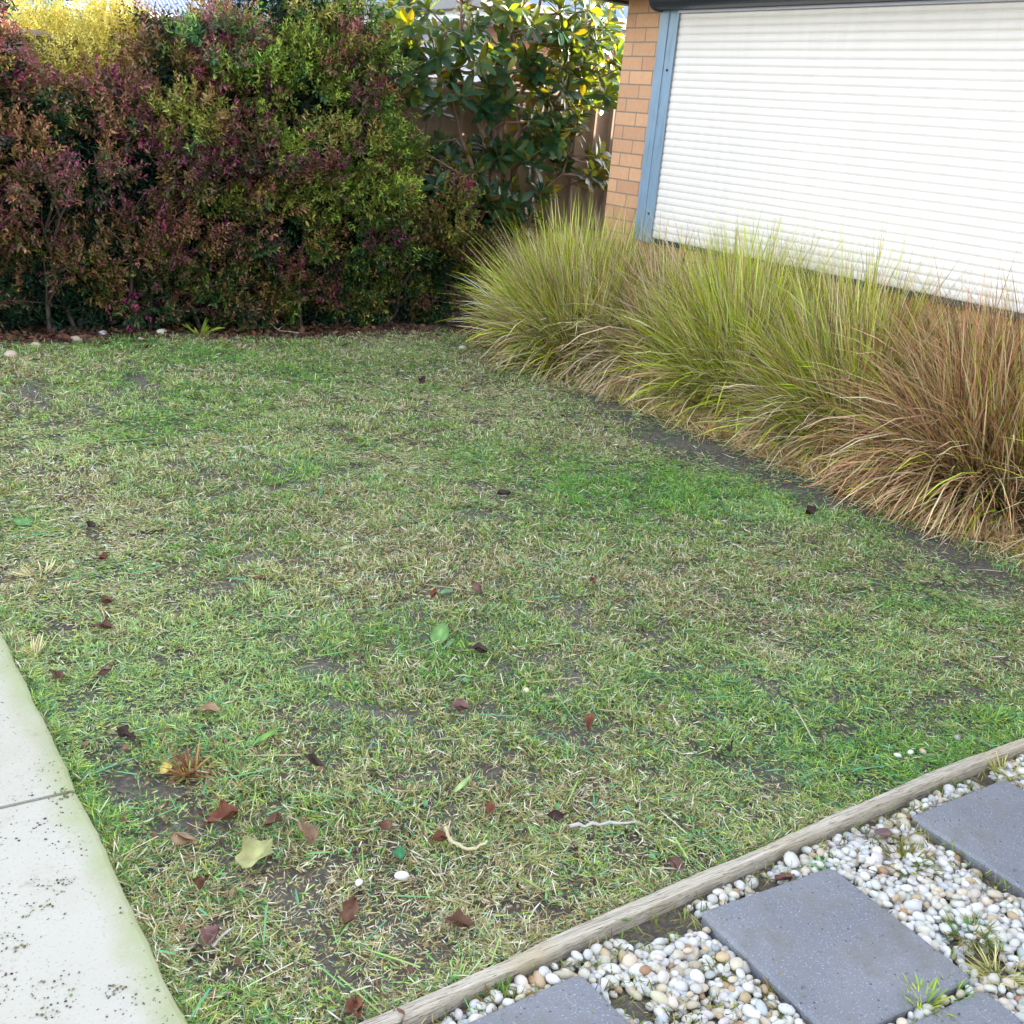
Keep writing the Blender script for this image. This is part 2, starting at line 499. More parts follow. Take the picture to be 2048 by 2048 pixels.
tag(gj.build('path_joint', M['concrete_dark']), kind='structure')

# ---------------------------------------------------------------- our house
UW, VC = 5.20, 6.66            # wall plane (faces -X) and its far corner
EAVE = 2.47
house = empty('brick_house', (UW, VC, 0))
tag(house, 'apricot brick house with a closed white roller shutter behind the grass clumps', 'house')


def part(geo, name, mat, parent=house, **kw):
    o = geo.build(name, mat, None, **kw)
    if parent is not None:
        o.parent = parent
        o.matrix_parent_inverse = Matrix.Translation(-Vector(world_loc(parent)))
    return o


def world_loc(o):
    l = Vector(o.location)
    return l


# front wall with a corner return; unseen side wing added for its shade, deeper body towards the viewer
WING_D, BODY_D, SHADE_WING_V = 3.2, 9.5, 7.78
g = Geo(); g.box((UW, -9.0, -0.1), (UW + 0.24, VC, EAVE + 0.03)); part(g, 'wall', M['brick'])
g = Geo(); g.box((UW + 0.241, VC - 0.24, -0.1), (UW + WING_D, VC - 0.001, EAVE + 0.03)); part(g, 'wall', M['brick_side'])
g = Geo(); g.box((UW + WING_D + 0.001, VC - 0.24, -0.1), (UW + WING_D + 0.24, SHADE_WING_V, 2.22))  # added side wing out of view, keeps the sun off the lower fence
g.box((UW + WING_D + 0.241, SHADE_WING_V - 0.24, -0.1), (UW + BODY_D, SHADE_WING_V - 0.001, 2.22))
g.box((UW + BODY_D - 0.24, -9.0, -0.1), (UW + BODY_D - 0.001, SHADE_WING_V - 0.242, 2.22))
g.box((UW + 0.242, -9.0, -0.1), (UW + BODY_D - 0.242, -8.76, EAVE + 0.03)); part(g, 'wall', M['brick_side'])
OV = 0.46
# soffit, fascia and gutter round the far end and the front
g = Geo()
g.box((UW - OV, -9.4, EAVE), (UW - 0.002, VC + OV, EAVE + 0.02)); g.box((UW - 0.002, VC + 0.002, EAVE), (UW + WING_D, VC + OV, EAVE + 0.02))
part(g, 'soffit', M['soffit'])
g = Geo()
g.box((UW - OV - 0.12, -9.4, EAVE - 0.02), (UW - OV - 0.003, VC + OV + 0.12, EAVE + 0.13))
g.box((UW - OV - 0.003, VC + OV + 0.003, EAVE - 0.02), (UW + WING_D, VC + OV + 0.12, EAVE + 0.13))
part(g, 'gutter', M['gutter_dark'], bevel=0.01)
# hipped roofs
g = Geo()


def hip(g, x0, x1, y0, y1, z, h, hip0=True, hip1=True):
    w = (x1 - x0) / 2; xm = (x0 + x1) / 2
    a = y0 + (w if hip0 else 0); b = y1 - (w if hip1 else 0)
    v = [(x0, y0, z), (x1, y0, z), (x1, y1, z), (x0, y1, z), (xm, a, z + h), (xm, b, z + h)]
    g.add(v, [np.array([(0, 4, 5, 3), (1, 2, 5, 4), (0, 3, 2, 1)]), np.array([(0, 1, 4), (2, 3, 5)])])


hip(g, UW - OV - 0.05, UW + BODY_D + OV, -9.5, VC + OV + 0.05, EAVE + 0.14, 2.2)
hip(g, UW + WING_D - 0.06, UW + BODY_D + OV, VC - 4.0, SHADE_WING_V + 0.06, 2.23, 0.9)  # low roof of the added shading wing
part(g, 'roof', M['house_roof'])
# brick sill course below the window
SH0, SH1 = 2.75, 6.03          # curtain along Y
ZB, ZT = 0.905, 2.325
g = Geo()
yy = SH0 - 0.2
while yy < SH1 + 0.15:
    g.box((UW - 0.035, yy, 0.72), (UW - 0.002, yy + 0.076, 0.80)); yy += 0.086
part(g, 'window_sill', M['brick'], bevel=0.004)
# roller shutter: curved slats, guides, box, bottom bar
npr = 31
prof = []
pitch = (ZT - ZB) / npr
for i in range(npr):
    z0 = ZB + i * pitch
    for k, t in enumerate(np.linspace(0, 1, 7)[:-1]):
        t2 = t
        bulge = 0.0046 * max(0.0, math.sin(math.pi * min(1, t2 / 0.86))) ** 0.4 if t2 < 0.86 else -0.0015
        prof.append((UW - 0.055 - bulge, z0 + t2 * pitch))
    prof.append((UW - 0.0535, z0 + 0.9 * pitch))
prof.append((UW - 0.055, ZT))
prof = np.array(sorted(prof, key=lambda p: p[1]))
n = len(prof)
g = Geo()
V = np.concatenate([np.stack([prof[:, 0], np.full(n, SH0), prof[:, 1]], -1), np.stack([prof[:, 0], np.full(n, SH1 + 0.015), prof[:, 1]], -1),
                    np.stack([prof[:, 0] + 0.014, np.full(n, SH0), prof[:, 1]], -1), np.stack([prof[:, 0] + 0.014, np.full(n, SH1 + 0.015), prof[:, 1]], -1)])
i = np.arange(n - 1)
q = np.concatenate([np.stack([i, i + n, i + n + 1, i + 1], -1)[:, ::-1], np.stack([i + 2 * n, i + 3 * n, i + 3 * n + 1, i + 2 * n + 1], -1)])
g.add(V, [q])
shutter = part(g, 'roller_shutter', M['slat'])
shutter['label'] = 'closed white slatted window shutter'


def sub(geo, name, mat, parent, **kw):
    o = geo.build(name, mat, None, **kw); o.parent = parent
    o.matrix_parent_inverse = Matrix.Identity(4)     # parts already sit at the world origin
    return o


for y0, y1 in ((SH1 + 0.0, SH1 + 0.175), (SH0 - 0.17, SH0 + 0.004)):
    gg = Geo()
    far = y0 > 4
    yl, yr = (y0, y1)
    # channel: face plate with raised outer half
    gg.box((UW - 0.078, yl, ZB - 0.035), (UW - 0.0665, yr, ZT + 0.02))
    gg.box((UW - 0.066, yl + 0.02, ZB - 0.034), (UW - 0.003, yr - 0.001, ZT + 0.019))
    if far: gg.box((UW - 0.086, yl + 0.085, ZB - 0.033), (UW - 0.0785, yr - 0.002, ZT + 0.018))
    sub(gg, 'guide_rail', M['steel_blue'], shutter, bevel=0.003)
for z in (1.06, 1.97, ):
    gg = Geo(); gg.tube([(UW - 0.079, SH1 + 0.045, z), (UW - 0.0835, SH1 + 0.045, z)], 0.0085, 10)
    sub(gg, 'screw', M['screw'], shutter)
gg = Geo()
a = np.linspace(0, 2 * np.pi, 24, endpoint=False)
cxy = [(np.sign(math.cos(t)) * abs(math.cos(t)) ** 0.6 * 0.1, np.sign(math.sin(t)) * abs(math.sin(t)) ** 0.6 * 0.11) for t in a]
ya, yb = SH0 - 0.2, SH1 + 0.155
V = [(UW - 0.105 + x, yy, ZT + 0.115 + z) for yy in (ya, yb) for x, z in cxy]
idx = np.arange(48).reshape(2, 24)
q = np.stack([idx[0], np.roll(idx[0], -1), np.roll(idx[1], -1), idx[1]], -1)
gg.add(V, [q, idx[0][None, :], idx[1][::-1][None, :]])
sub(gg, 'shutter_box', M['pelmet'], shutter, bevel=0.012)
gg = Geo(); gg.box((UW - 0.085, SH0 + 0.005, ZT - 0.012), (UW - 0.064, SH1 - 0.001, ZT + 0.004)); sub(gg, 'box_lip', M['lavender'], shutter)
gg = Geo(); gg.box((UW - 0.071, SH0 + 0.005, ZB - 0.032), (UW - 0.048, SH1 - 0.001, ZB - 0.001)); sub(gg, 'bottom_bar', M['pelmet'], shutter)

# ---------------------------------------------------------------- fence behind the hedge
VF, FT = 8.32, 1.84
fence = empty('steel_fence', (2.0, VF, 0)); tag(fence, 'taupe ribbed steel fence behind the hedge and the magnolia', 'fence')


def fence_panel(x0, x1):
    pts = []
    x = x0
    per = 0.19
    while x < x1 - 1e-6:
        for dx, dy in ((0, 0), (0.092, 0), (0.108, -0.028), (0.128, -0.028), (0.144, 0)):
            if x + dx < x1: pts.append((x + dx, VF + dy))
        x += per
    pts.append((x1, VF))
    pts = np.array(pts); n = len(pts)
    V = np.concatenate([np.column_stack([pts, np.full(n, -0.04)]), np.column_stack([pts, np.full(n, FT - 0.02)]),
                        np.column_stack([pts + [0, 0.004], np.full(n, -0.04)]), np.column_stack([pts + [0, 0.004], np.full(n, FT - 0.02)])])
    i = np.arange(n - 1)
    q = np.concatenate([np.stack([i, i + 1, i + n + 1, i + n], -1), np.stack([i + 2 * n, i + 3 * n, i + 3 * n + 1, i + 2 * n + 1], -1)])
    g = Geo(); g.add(V, [q]); part(g, 'fence_panel', M['fence'], fence)
    g = Geo(); g.box((x0 + 0.001, VF - 0.036, FT - 0.035), (x1 - 0.001, VF + 0.03, FT)); part(g, 'top_rail', M['fence'], fence, bevel=0.004)
    g = Geo(); g.box((x0 - 0.035, VF - 0.04, -0.1), (x0 - 0.0005, VF + 0.034, FT - 0.002)); part(g, 'post', M['fence'], fence, bevel=0.004)


xf = -2.6
while xf < 9.5:
    fence_panel(xf + 0.036, xf + 2.3955); xf += 2.396

# ---------------------------------------------------------------- houses beyond the fence
def far_house(name, label, x0, x1, y0, y1, ze, wallmat, sidemat, rise, gut):
    h = empty(name, (x0, y0, 0)); tag(h, label, 'house', 'houses beyond the fence')
    g = Geo(); g.box((x0 + 0.5, y0 + 0.5, -0.1), (x1 - 0.5, y0 + 0.74, ze - 0.12)); g.box((x0 + 0.74, y1 - 0.74, -0.1), (x1 - 0.5, y1 - 0.5, ze - 0.12))
    g.box((x1 - 0.74, y0 + 0.741, -0.1), (x1 - 0.501, y1 - 0.741, ze - 0.12)); part(g, 'wall', wallmat, h)
    g = Geo(); g.box((x0 + 0.5, y0 + 0.742, -0.1), (x0 + 0.739, y1 - 0.5, ze - 0.12)); part(g, 'wall', sidemat, h)
    g = Geo(); g.box((x0 + 0.02, y0 + 0.02, ze - 0.119), (x1 - 0.02, y1 - 0.02, ze - 0.10)); part(g, 'soffit', M['white'], h)
    g = Geo()
    g.box((x0, y0, ze - 0.099), (x1, y0 + 0.04, ze + 0.03)); g.box((x0, y0 + 0.041, ze - 0.099), (x0 + 0.04, y1, ze + 0.03))
    part(g, 'fascia', M['white'], h)
    g = Geo()
    g.box((x0 - 0.12, y0 - 0.12, ze - 0.02), (x1, y0 - 0.002, ze + 0.09)); g.box((x0 - 0.12, y0 - 0.001, ze - 0.02), (x0 - 0.002, y1, ze + 0.09))
    part(g, 'gutter', gut, h)
    # corrugated hip roof: ribs run up the slope
    w = (x1 - x0) / 2; d = (y1 - y0) / 2; r = min(w, d); g = Geo()
    z0 = ze + 0.08

    def plane(P0, P1, Q0, Q1, n):
        # from eave P0..P1 to top Q0..Q1, corrugated
        P0, P1, Q0, Q1 = map(np.array, (P0, P1, Q0, Q1))
        t = np.linspace(0, 1, n)
        up = np.array([0, 0, 0.018])
        wob = ((np.arange(n) % 2) * 2 - 1)[:, None] * up
        L = np.linalg.norm(P1 - P0)
        A = P0 + (P1 - P0) * t[:, None] + wob
        # each rib goes straight up the slope until it meets the hip
        topd = np.linalg.norm(Q1 - Q0)
        s0 = (Q0 - P0) @ (P1 - P0) / L ** 2; s1 = (Q1 - P0) @ (P1 - P0) / L ** 2
        fr = np.clip(np.minimum(t / max(s0, 1e-6), (1 - t) / max(1 - s1, 1e-6)), 0, 1)
        rise_v = (Q0 - P0) - (P1 - P0) * s0
        B = A + rise_v[None] * fr[:, None]
        i = np.arange(n - 1)
        g.add(np.concatenate([A, B]), [np.stack([i, i + 1, i + n + 1, i + n], -1)])
    T0 = (x0 + r, y0 + r if d >= w else y0 + d, z0 + rise); T1 = (x1 - r, y1 - r, z0 + rise)
    a, b, c, e = (x0 - .06, y0 - .06, z0), (x1, y0 - .06, z0), (x1, y1, z0), (x0 - .06, y1, z0)
    k = 0.038
    plane(a, b, T0, (T1[0], T0[1], T0[2]), int((x1 - x0) / k))
    plane(e, a, (T0[0], T1[1], T0[2]), T0, int((y1 - y0) / k))
    plane(b, c, (T1[0], T0[1], T0[2]), T1, int((y1 - y0) / k))
    plane(c, e, T1, (T0[0], T1[1], T0[2]), int((x1 - x0) / k))
    part(g, 'roof', M['roof'], h)
    return h


far_house('neighbour_house', 'pale rendered house with a blue roof behind the magnolia', 6.45, 19.0, 10.6, 20.5, 2.64, M['brick_pink'], M['lavender'], 2.3, M['far_gutter'])
far_house('neighbour_house', 'brown brick house with a blue roof behind the purple hedge tops', 4.95, 14.5, 21.5, 31.0, 2.72, M['brick_brown'], M['brick_brown'], 2.4, M['white'])

# ---------------------------------------------------------------- hedge
LEAF_V = np.array([(0, 0, 0), (0.3, 0.17, 0.05), (0.62, 0.16, 0.045), (1, 0, -0.06), (0.62, -0.16, 0.045), (0.3, -0.17, 0.05), (0.45, 0, 0.0)])
LEAF_F = [np.array([(0, 6, 1), (3, 2, 6), (0, 5, 6), (3, 6, 4)]), np.array([(1, 6, 2), (6, 5, 4)])[:, [0, 1, 2]]]
LEAF_F = [np.concatenate(LEAF_F)]


def jit(c, n, s, r=rng):
    return np.clip(np.asarray(c)[None] * (1 + r.normal(0, s, (n, 1))) * (1 + r.normal(0, s * 0.4, (n, 3))), 0.002, 0.95)


def shoots(base, axis, L, nl, leaf, cols_base, cols_tip, red):
    """leafy shoots: opposite pairs along the axis; colour runs from old leaves to new tip leaves"""
    n = len(base); axis = axis / np.linalg.norm(axis, axis=1)[:, None]
    F = frames(axis, rng.uniform(0, 6.28, n))
    t = (np.arange(nl) // 2 + 0.5) / (nl / 2)                      # pair position
    phi = np.where(np.arange(nl) % 2 == 0, 0, np.pi) + (np.arange(nl) // 2) * (np.pi / 2)
    phi = phi[None] + rng.normal(0, 0.3, (n, nl))
    P = base[:, None] + axis[:, None] * (t[None, :, None] * L[:, None, None])
    rad = np.cos(phi)[..., None] * F[:, None, :, 1] + np.sin(phi)[..., None] * F[:, None, :, 2]
    spread = (1.15 - 0.55 * t)[None, :, None] + rng.normal(0, 0.15, (n, nl, 1))
    D = axis[:, None] * np.cos(spread) + rad * np.sin(spread)
    size = leaf * (1.05 - 0.45 * t)[None] * rng.uniform(0.75, 1.2, (n, nl)) * rng.uniform(0.8, 1.15, (n, 1))
    D = D.reshape(-1, 3); S = size.reshape(-1)
    # leaf normal: roughly upward / towards the tip
    Fr = frames(D, rng.normal(0, 0.5, len(D)))
    Mx = Fr * S[:, None, None]
    tt = np.clip(t[None] + rng.normal(0, 0.12, (n, nl)), 0, 1)
    k = np.clip((tt - (1 - red[:, None])) / np.maximum(red[:, None], 0.05) + 0.15, 0, 1)[..., None]
    C = cols_base[:, None] * (1 - k) + cols_tip[:, None] * k
    C = C * rng.uniform(0.75, 1.3, (n, nl, 1))
    return bake(LEAF_V, LEAF_F, Mx, P.reshape(-1, 3), np.clip(C.reshape(-1, 3), 0, 0.9))


OLD = np.array([(0.07, 0.14, 0.03), (0.11, 0.155, 0.03), (0.145, 0.165, 0.03), (0.045, 0.12, 0.045)])
TIPS = {'purple': np.array([(0.24, 0.072, 0.105), (0.28, 0.10, 0.10), (0.19, 0.045, 0.105), (0.30, 0.15, 0.085)]),
        'bronze': np.array([(0.29, 0.16, 0.075), (0.30, 0.21, 0.055), (0.25, 0.105, 0.085), (0.21, 0.22, 0.045)]),
        'green': np.array([(0.22, 0.34, 0.05), (0.30, 0.38, 0.06), (0.17, 0.27, 0.05), (0.32, 0.26, 0.09)])}


def hedge_shrub(u0, u1, top, label, tones, nplume, front=7.42, depth=0.72, seed=0):
    """tones: list of (weight, tone) for the upper half and for the lower half"""
    global rng
    keep = rng; rng = np.random.default_rng(100 + seed)
    h = empty('hedge_shrub', ((u0 + u1) / 2, 7.75, 0)); tag(h, label, 'shrub', 'shrubs of the hedge')
    wid = u1 - u0
    # stems
    g = Geo()
    for k in range(7):
        x = rng.uniform(u0 + 0.1, u1 - 0.1); y = rng.uniform(front + 0.18, front + depth - 0.2); zt = top * rng.uniform(0.6, 0.92)
        p = [np.array([x, y, -0.05])]
        for s in range(5): p.append(p[-1] + np.array([rng.normal(0, 0.05), rng.normal(0, 0.05), zt / 5]))
        g.tube(p, np.linspace(0.016, 0.006, 6), 6)
        for s in range(6):
            a = p[rng.integers(1, 5)]; b = a + np.array([rng.normal(0, 0.18), rng.uniform(-0.3, 0.15), rng.uniform(0.1, 0.35)])
            g.tube([a, (a + b) / 2 + rng.normal(0, 0.02, 3), b], [0.007, 0.005, 0.003], 5)
    part(g, 'stems', M['hedge_bark'], h)
    g = Geo()
    # puffs: rounded bulges of leafy shoots with dark hollows between them
    puffs = []
    step = 0.255
    for iz in range(int(top / step) + 1):
        for ix in range(int(wid / step) + 1):
            px_ = u0 + (ix + 0.5 + 0.5 * (iz % 2)) * step + rng.normal(0, 0.06); pz = (iz + 0.35) * step + rng.normal(0, 0.055)
            if pz > top * 0.96 or px_ > u1 + 0.12: continue
            q = abs((px_ - (u0 + u1) / 2) / (wid / 2))
            if pz > top * (1.0 - 0.22 * q ** 3): continue
            if rng.random() < 0.06: continue      # dark hollow
            big = rng.uniform(0.75, 1.35)
            bul = 0.10 * math.sin(math.pi * min(1, max(0, pz / top))) ** 0.6
            rec = 0.16 * min(1, max(0, (0.9 - pz) / 0.6))          # lower shoots stand further back
            puffs.append((px_, front + 0.22 - bul + rec + rng.uniform(-0.14, 0.20), pz, 0.145 * big))
    for k in range(int(wid * 9)):                              # crown of the shrub, back and top
        puffs.append((rng.uniform(u0, u1), front + rng.uniform(0.2, depth), top * rng.uniform(0.72, 0.93), 0.16 * rng.uniform(0.7, 1.2)))
    for (px_, py_, pz, pr) in puffs:
        tn0 = tones(px_, pz, 0); ti0 = rng.integers(0, 4); oi0 = rng.integers(0, 4)
        npl = int(15 * (pr / 0.155) ** 2)
        lush = rng.uniform(0.8, 1.2)
        for i in range(npl):
            d = rng.normal(0, 1, 3) + [0, -0.55, 0.45]; d /= np.linalg.norm(d)
            if d[1] > 0.45 and pz < top * 0.7: d[1] *= -1
            ctr = np.array([px_, py_, pz]) + d * pr * [1.15, 0.95, 1.0] * rng.uniform(0.7, 1.05)
            if ctr[2] < 0.05: continue
            ns = rng.integers(6, 11)
            b = ctr + rng.normal(0, 0.038, (ns, 3)); b[:, 2] = np.maximum(b[:, 2], 0.03)
            ax = d * 0.75 + np.array([0, -0.25, 0.55]) + rng.normal(0, 0.25, (ns, 3))
            tn = tn0 if rng.random() < 0.7 else tones(px_, pz, 0)
            ti = ti0 if rng.random() < 0.6 else rng.integers(0, 4)
            cb = jit(OLD[oi0 if rng.random() < 0.6 else rng.integers(0, 4)], ns, 0.18) * lush; ct = jit(TIPS[tn][ti], ns, 0.2) * lush
            red = np.clip(rng.normal((0.80 if tn == 'purple' else 0.64) + 0.35 * d[2], 0.2, ns), 0.08, 1.0)
            if tn == 'purple': cb = cb * [1.1, 0.72, 0.9]
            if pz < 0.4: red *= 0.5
            if pz < 0.85: cb = cb * 0.62; ct = ct * 0.85  # shade low in the hedge put into the leaf colours
            if rng.random() < 0.016: ct = jit((0.34, 0.03, 0.16), ns, 0.2); red[:] = 0.9
            L = rng.uniform(0.08, 0.16, ns) * (1.3 if pz > top * 0.85 else 1)
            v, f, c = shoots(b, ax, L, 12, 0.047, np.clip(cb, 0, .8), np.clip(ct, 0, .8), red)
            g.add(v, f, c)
    # inner, older leaves, with the shade of the hollows put into their colour
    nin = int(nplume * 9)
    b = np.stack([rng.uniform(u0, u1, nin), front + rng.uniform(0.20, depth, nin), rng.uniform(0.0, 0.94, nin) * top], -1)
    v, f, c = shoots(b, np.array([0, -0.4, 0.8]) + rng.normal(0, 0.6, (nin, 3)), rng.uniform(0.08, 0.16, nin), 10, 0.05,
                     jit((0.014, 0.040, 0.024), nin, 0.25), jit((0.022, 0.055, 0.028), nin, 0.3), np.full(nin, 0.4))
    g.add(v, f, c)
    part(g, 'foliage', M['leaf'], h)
    rng = keep
    return h


def t_purple(x, z, zn): return rng.choice(['purple', 'bronze', 'green'], p=[0.78, 0.20, 0.02] if z > 0.6 else [0.62, 0.34, 0.04])
def t_mix(x, z, zn): return rng.choice(['purple', 'bronze', 'green'], p=[0.72, 0.25, 0.03])
def t_green(x, z, zn): return rng.choice(['purple', 'bronze', 'green'], p=[0.08, 0.18, 0.74] if z > 0.9 else [0.26, 0.46, 0.28])
def t_olive(x, z, zn): return rng.choice(['purple', 'bronze', 'green'], p=[0.22, 0.50, 0.28])


hedge_shrub(-0.15, 0.75, 2.1, 'purple hedge shrub beyond the far left end of the view', t_purple, 330, seed=1)
hedge_shrub(0.75, 1.44, 2.12, 'tall purple and orange tipped hedge shrub at the far left, beside the yellow bush', t_purple, 360, seed=2)
hedge_shrub(1.44, 2.30, 1.52, 'low purple hedge shrub in front of the bright yellow bush', t_purple, 250, seed=3)
hedge_shrub(2.26, 2.95, 2.06, 'tall purple red hedge shrub below the blue roof, right of the yellow bush', t_mix, 300, seed=4)
hedge_shrub(2.90, 3.78, 2.36, 'tallest hedge shrub, light green at the top, left of the magnolia', t_green, 400, seed=5)
hedge_shrub(3.66, 4.60, 1.18, 'lowest olive and bronze hedge shrub under the left side of the magnolia', t_olive, 190, seed=6)

# ---------------------------------------------------------------- magnolia
mag = empty('magnolia_tree', (5.02, 7.85, 0)); tag(mag, 'magnolia with large glossy dark green leaves and bare brown stems by the house corner', 'tree')
stems = []
def stem(p0, p1, r0, r1, n=9, wig=0.035):
    p0, p1 = np.array(p0, float), np.array(p1, float)
    t = np.linspace(0, 1, n)[:, None]
    mid = (p0 + p1) / 2 + np.array([0, 0, -0.10 * abs(p1[0] - p0[0])])
    p = (1 - t) ** 2 * p0 + 2 * t * (1 - t) * mid + t ** 2 * p1
    p[1:-1] += rng.normal(0, wig, (n - 2, 3)) * [1, 1, 0.3]
    stems.append((p, np.linspace(r0, r1, n)))
B0 = (5.02, 7.85, -0.05)
stem(B0, (5.06, 7.88, 3.3), 0.048, 0.018, 12, 0.02)
stem((5.02, 7.85, 0.55), (4.86, 7.85, 2.9), 0.03, 0.012, 10, 0.025)
stem((5.02, 7.85, 0.75), (4.35, 7.75, 1.85), 0.026, 0.010)
stem((5.0, 7.83, 0.6), (4.55, 7.8, 2.35), 0.026, 0.010)
stem((5.03, 7.86, 0.85), (5.32, 7.9, 2.6), 0.028, 0.010)
stem((5.03, 7.86, 1.0), (5.75, 7.95, 2.2), 0.020, 0.008)
stem((5.02, 7.8, 0.5), (4.5, 7.5, 1.15), 0.018, 0.007)
stem((5.02, 7.8, 0.4), (5.5, 7.6, 1.35), 0.017, 0.007)
stem((5.06, 7.88, 1.2), (4.95, 7.7, 2.2), 0.02, 0.008)
gs = Geo()
for p, r in stems: gs.tube(p, r, 8)
ALLP = np.concatenate([p for p, r in stems])
ros_px = [(775, 60), (745, 105), (760, 120), (810, 95), (860, 75), (900, 55), (930, 20), (985, 30), (1040, 20), (1080, 45), (1130, 25), (1180, 20), (1225, 15),
          (795, 150), (840, 140), (880, 110), (930, 90), (960, 130), (1000, 90), (1040, 110), (1010, 145), (1100, 105), (1150, 100), (1195, 85), (1225, 120),
          (805, 185), (840, 180), (890, 165), (920, 190), (965, 205), (985, 175), (1050, 165), (1090, 185), (1130, 180), (1170, 160), (1215, 190), (1195, 210),
          (1060, 245), (1100, 240), (1080, 268), (1120, 258), (1140, 245), (1105, 285), (1050, 275), (820, 285), (860, 310), (890, 300), (915, 330), (850, 340),
          (880, 350), (940, 320), (960, 340), (930, 362), (980, 315), (960, 430), (990, 440), (930, 420), (1040, 405), (1080, 385), (1060, 430), (900, 420), (1020, 450), (970, 395), (1000, 385), (940, 390), (1015, 410), (1060, 322), (1125, 325), (1195, 310),
          (1215, 340), (1180, 350), (900, 380), (870, 370), (1030, 300), (820, 50), (850, 20), (790, 15), (950, 60), (1060, 75), (1120, 60), (1010, 200), (870, 200),
          (1150, 215), (1025, 60), (905, 140), (1075, 140), (1140, 130), (1175, 120), (1110, 150), (830, 115), (980, 105), (1205, 150), (1160, 50), (1215, 55)]
rc = []
for (x, y) in ros_px:
    rc.append(on_y(x + rng.normal(0, 4), y + rng.normal(0, 4), rng.uniform(7.42, 8.0)))
    for _k in range(1 if y < 225 else 2):
        rc.append(on_y(x + rng.normal(0, 14), y + rng.normal(0, 12), rng.uniform(7.6, 8.1)))
for _ in range(26):
    rc.append(on_y(rng.uniform(1090, 1240), rng.uniform(15, 225), rng.uniform(7.85, 8.2)))
for _ in range(60):
    rc.append(np.array([5.05 + rng.normal(0, 0.62), 7.8 + rng.normal(0, 0.3), rng.uniform(2.5, 3.5)]))
rc = np.array(rc)
rc[:, 1] = np.minimum(rc[:, 1], 8.2)
# big leaf template: 4 stations x 3 across, folded on the midrib and curved
st = np.array([(0, 0.02), (0.22, 0.11), (0.5, 0.19), (0.78, 0.165), (0.93, 0.08), (1.0, 0.0)])
tv = []
for x, w in st:
    zc = -0.20 * x ** 2
    for s in (-1, -0.5, 0, 0.5, 1): tv.append((x, s * w, zc + 0.06 * abs(s) * w / 0.19 * (1 - 0.4 * abs(s)) + 0.012 * math.sin(9 * x) * s))
tv = np.array(tv); idx = np.arange(len(tv)).reshape(-1, 5)
BIG_F = [np.stack([idx[:-1, :-1], idx[1:, :-1], idx[1:, 1:], idx[:-1, 1:]], -1).reshape(-1, 4)]
BIG_V = tv
gl = Geo(); gb = Geo()
Ds, Ps, Ss, Cs, Rs = [], [], [], [], []
for c in rc:
    low = ALLP[ALLP[:, 2] < c[2] + 0.05]
    d2 = np.linalg.norm((low - c) * [1, 1, 0.8], axis=1)
    a = low[np.argmin(d2 + 0.02 * rng.random(len(d2)))]
    mid = (a + c) / 2 + np.array([0, 0, -0.08 * np.linalg.norm((c - a)[:2])]) + rng.normal(0, 0.015, 3)
    t = np.linspace(0, 1, 6)[:, None]
    gb.tube((1 - t) ** 2 * a + 2 * t * (1 - t) * mid + t ** 2 * c, np.linspace(0.009, 0.0045, 6), 6)
    ax = (c - a) / (np.linalg.norm(c - a) + 1e-6) * 0.5 + np.array([0, -0.45, 0.55]) + rng.normal(0, 0.3, 3)
    ax /= np.linalg.norm(ax)
    n = rng.integers(9, 14)
    ph = np.arange(n) * 2.399 + rng.uniform(0, 6)
    Fr = frames(ax[None], np.array([0.0]))[0]
    for k in range(n):
        sp_ = 0.55 + 0.85 * (k / n) + rng.normal(0, 0.15)
        d = ax * math.cos(sp_) + (Fr[:, 1] * math.cos(ph[k]) + Fr[:, 2] * math.sin(ph[k])) * math.sin(sp_)
        d = d + np.array([0, 0, -0.15])
        Ds.append(d); Ps.append(c - ax * 0.05 * (k / n)); Ss.append(rng.uniform(0.105, 0.175))
        # the upper side of the leaf looks towards the tip of the twig
        Rs.append(ax)
        g_ = rng.uniform(0.7, 1.3)
        Cs.append(np.array([(0.009, 0.046, 0.023), (0.013, 0.060, 0.024), (0.009, 0.050, 0.031), (0.022, 0.066, 0.018)][rng.integers(0, 4)]) * g_)
Ds, Ps, Ss, Cs, Rs = map(np.array, (Ds, Ps, Ss, Cs, Rs))
Ds /= np.linalg.norm(Ds, axis=1)[:, None]
Nn = Rs - (Rs * Ds).sum(1)[:, None] * Ds + rng.normal(0, 0.12, Ds.shape); Nn -= (Nn * Ds).sum(1)[:, None] * Ds
Nn /= np.linalg.norm(Nn, axis=1)[:, None]
Sd = np.cross(Nn, Ds)
Mx = np.stack([Ds, Sd, Nn], -1) * Ss[:, None, None]
gl.add(*bake(BIG_V, BIG_F, Mx, Ps, Cs))
part(gs, 'trunk', M['bark'], mag, smooth=True)
part(gb, 'branches', M['bark'], mag, smooth=True)
part(gl, 'crown', M['mag'], mag, smooth=True)

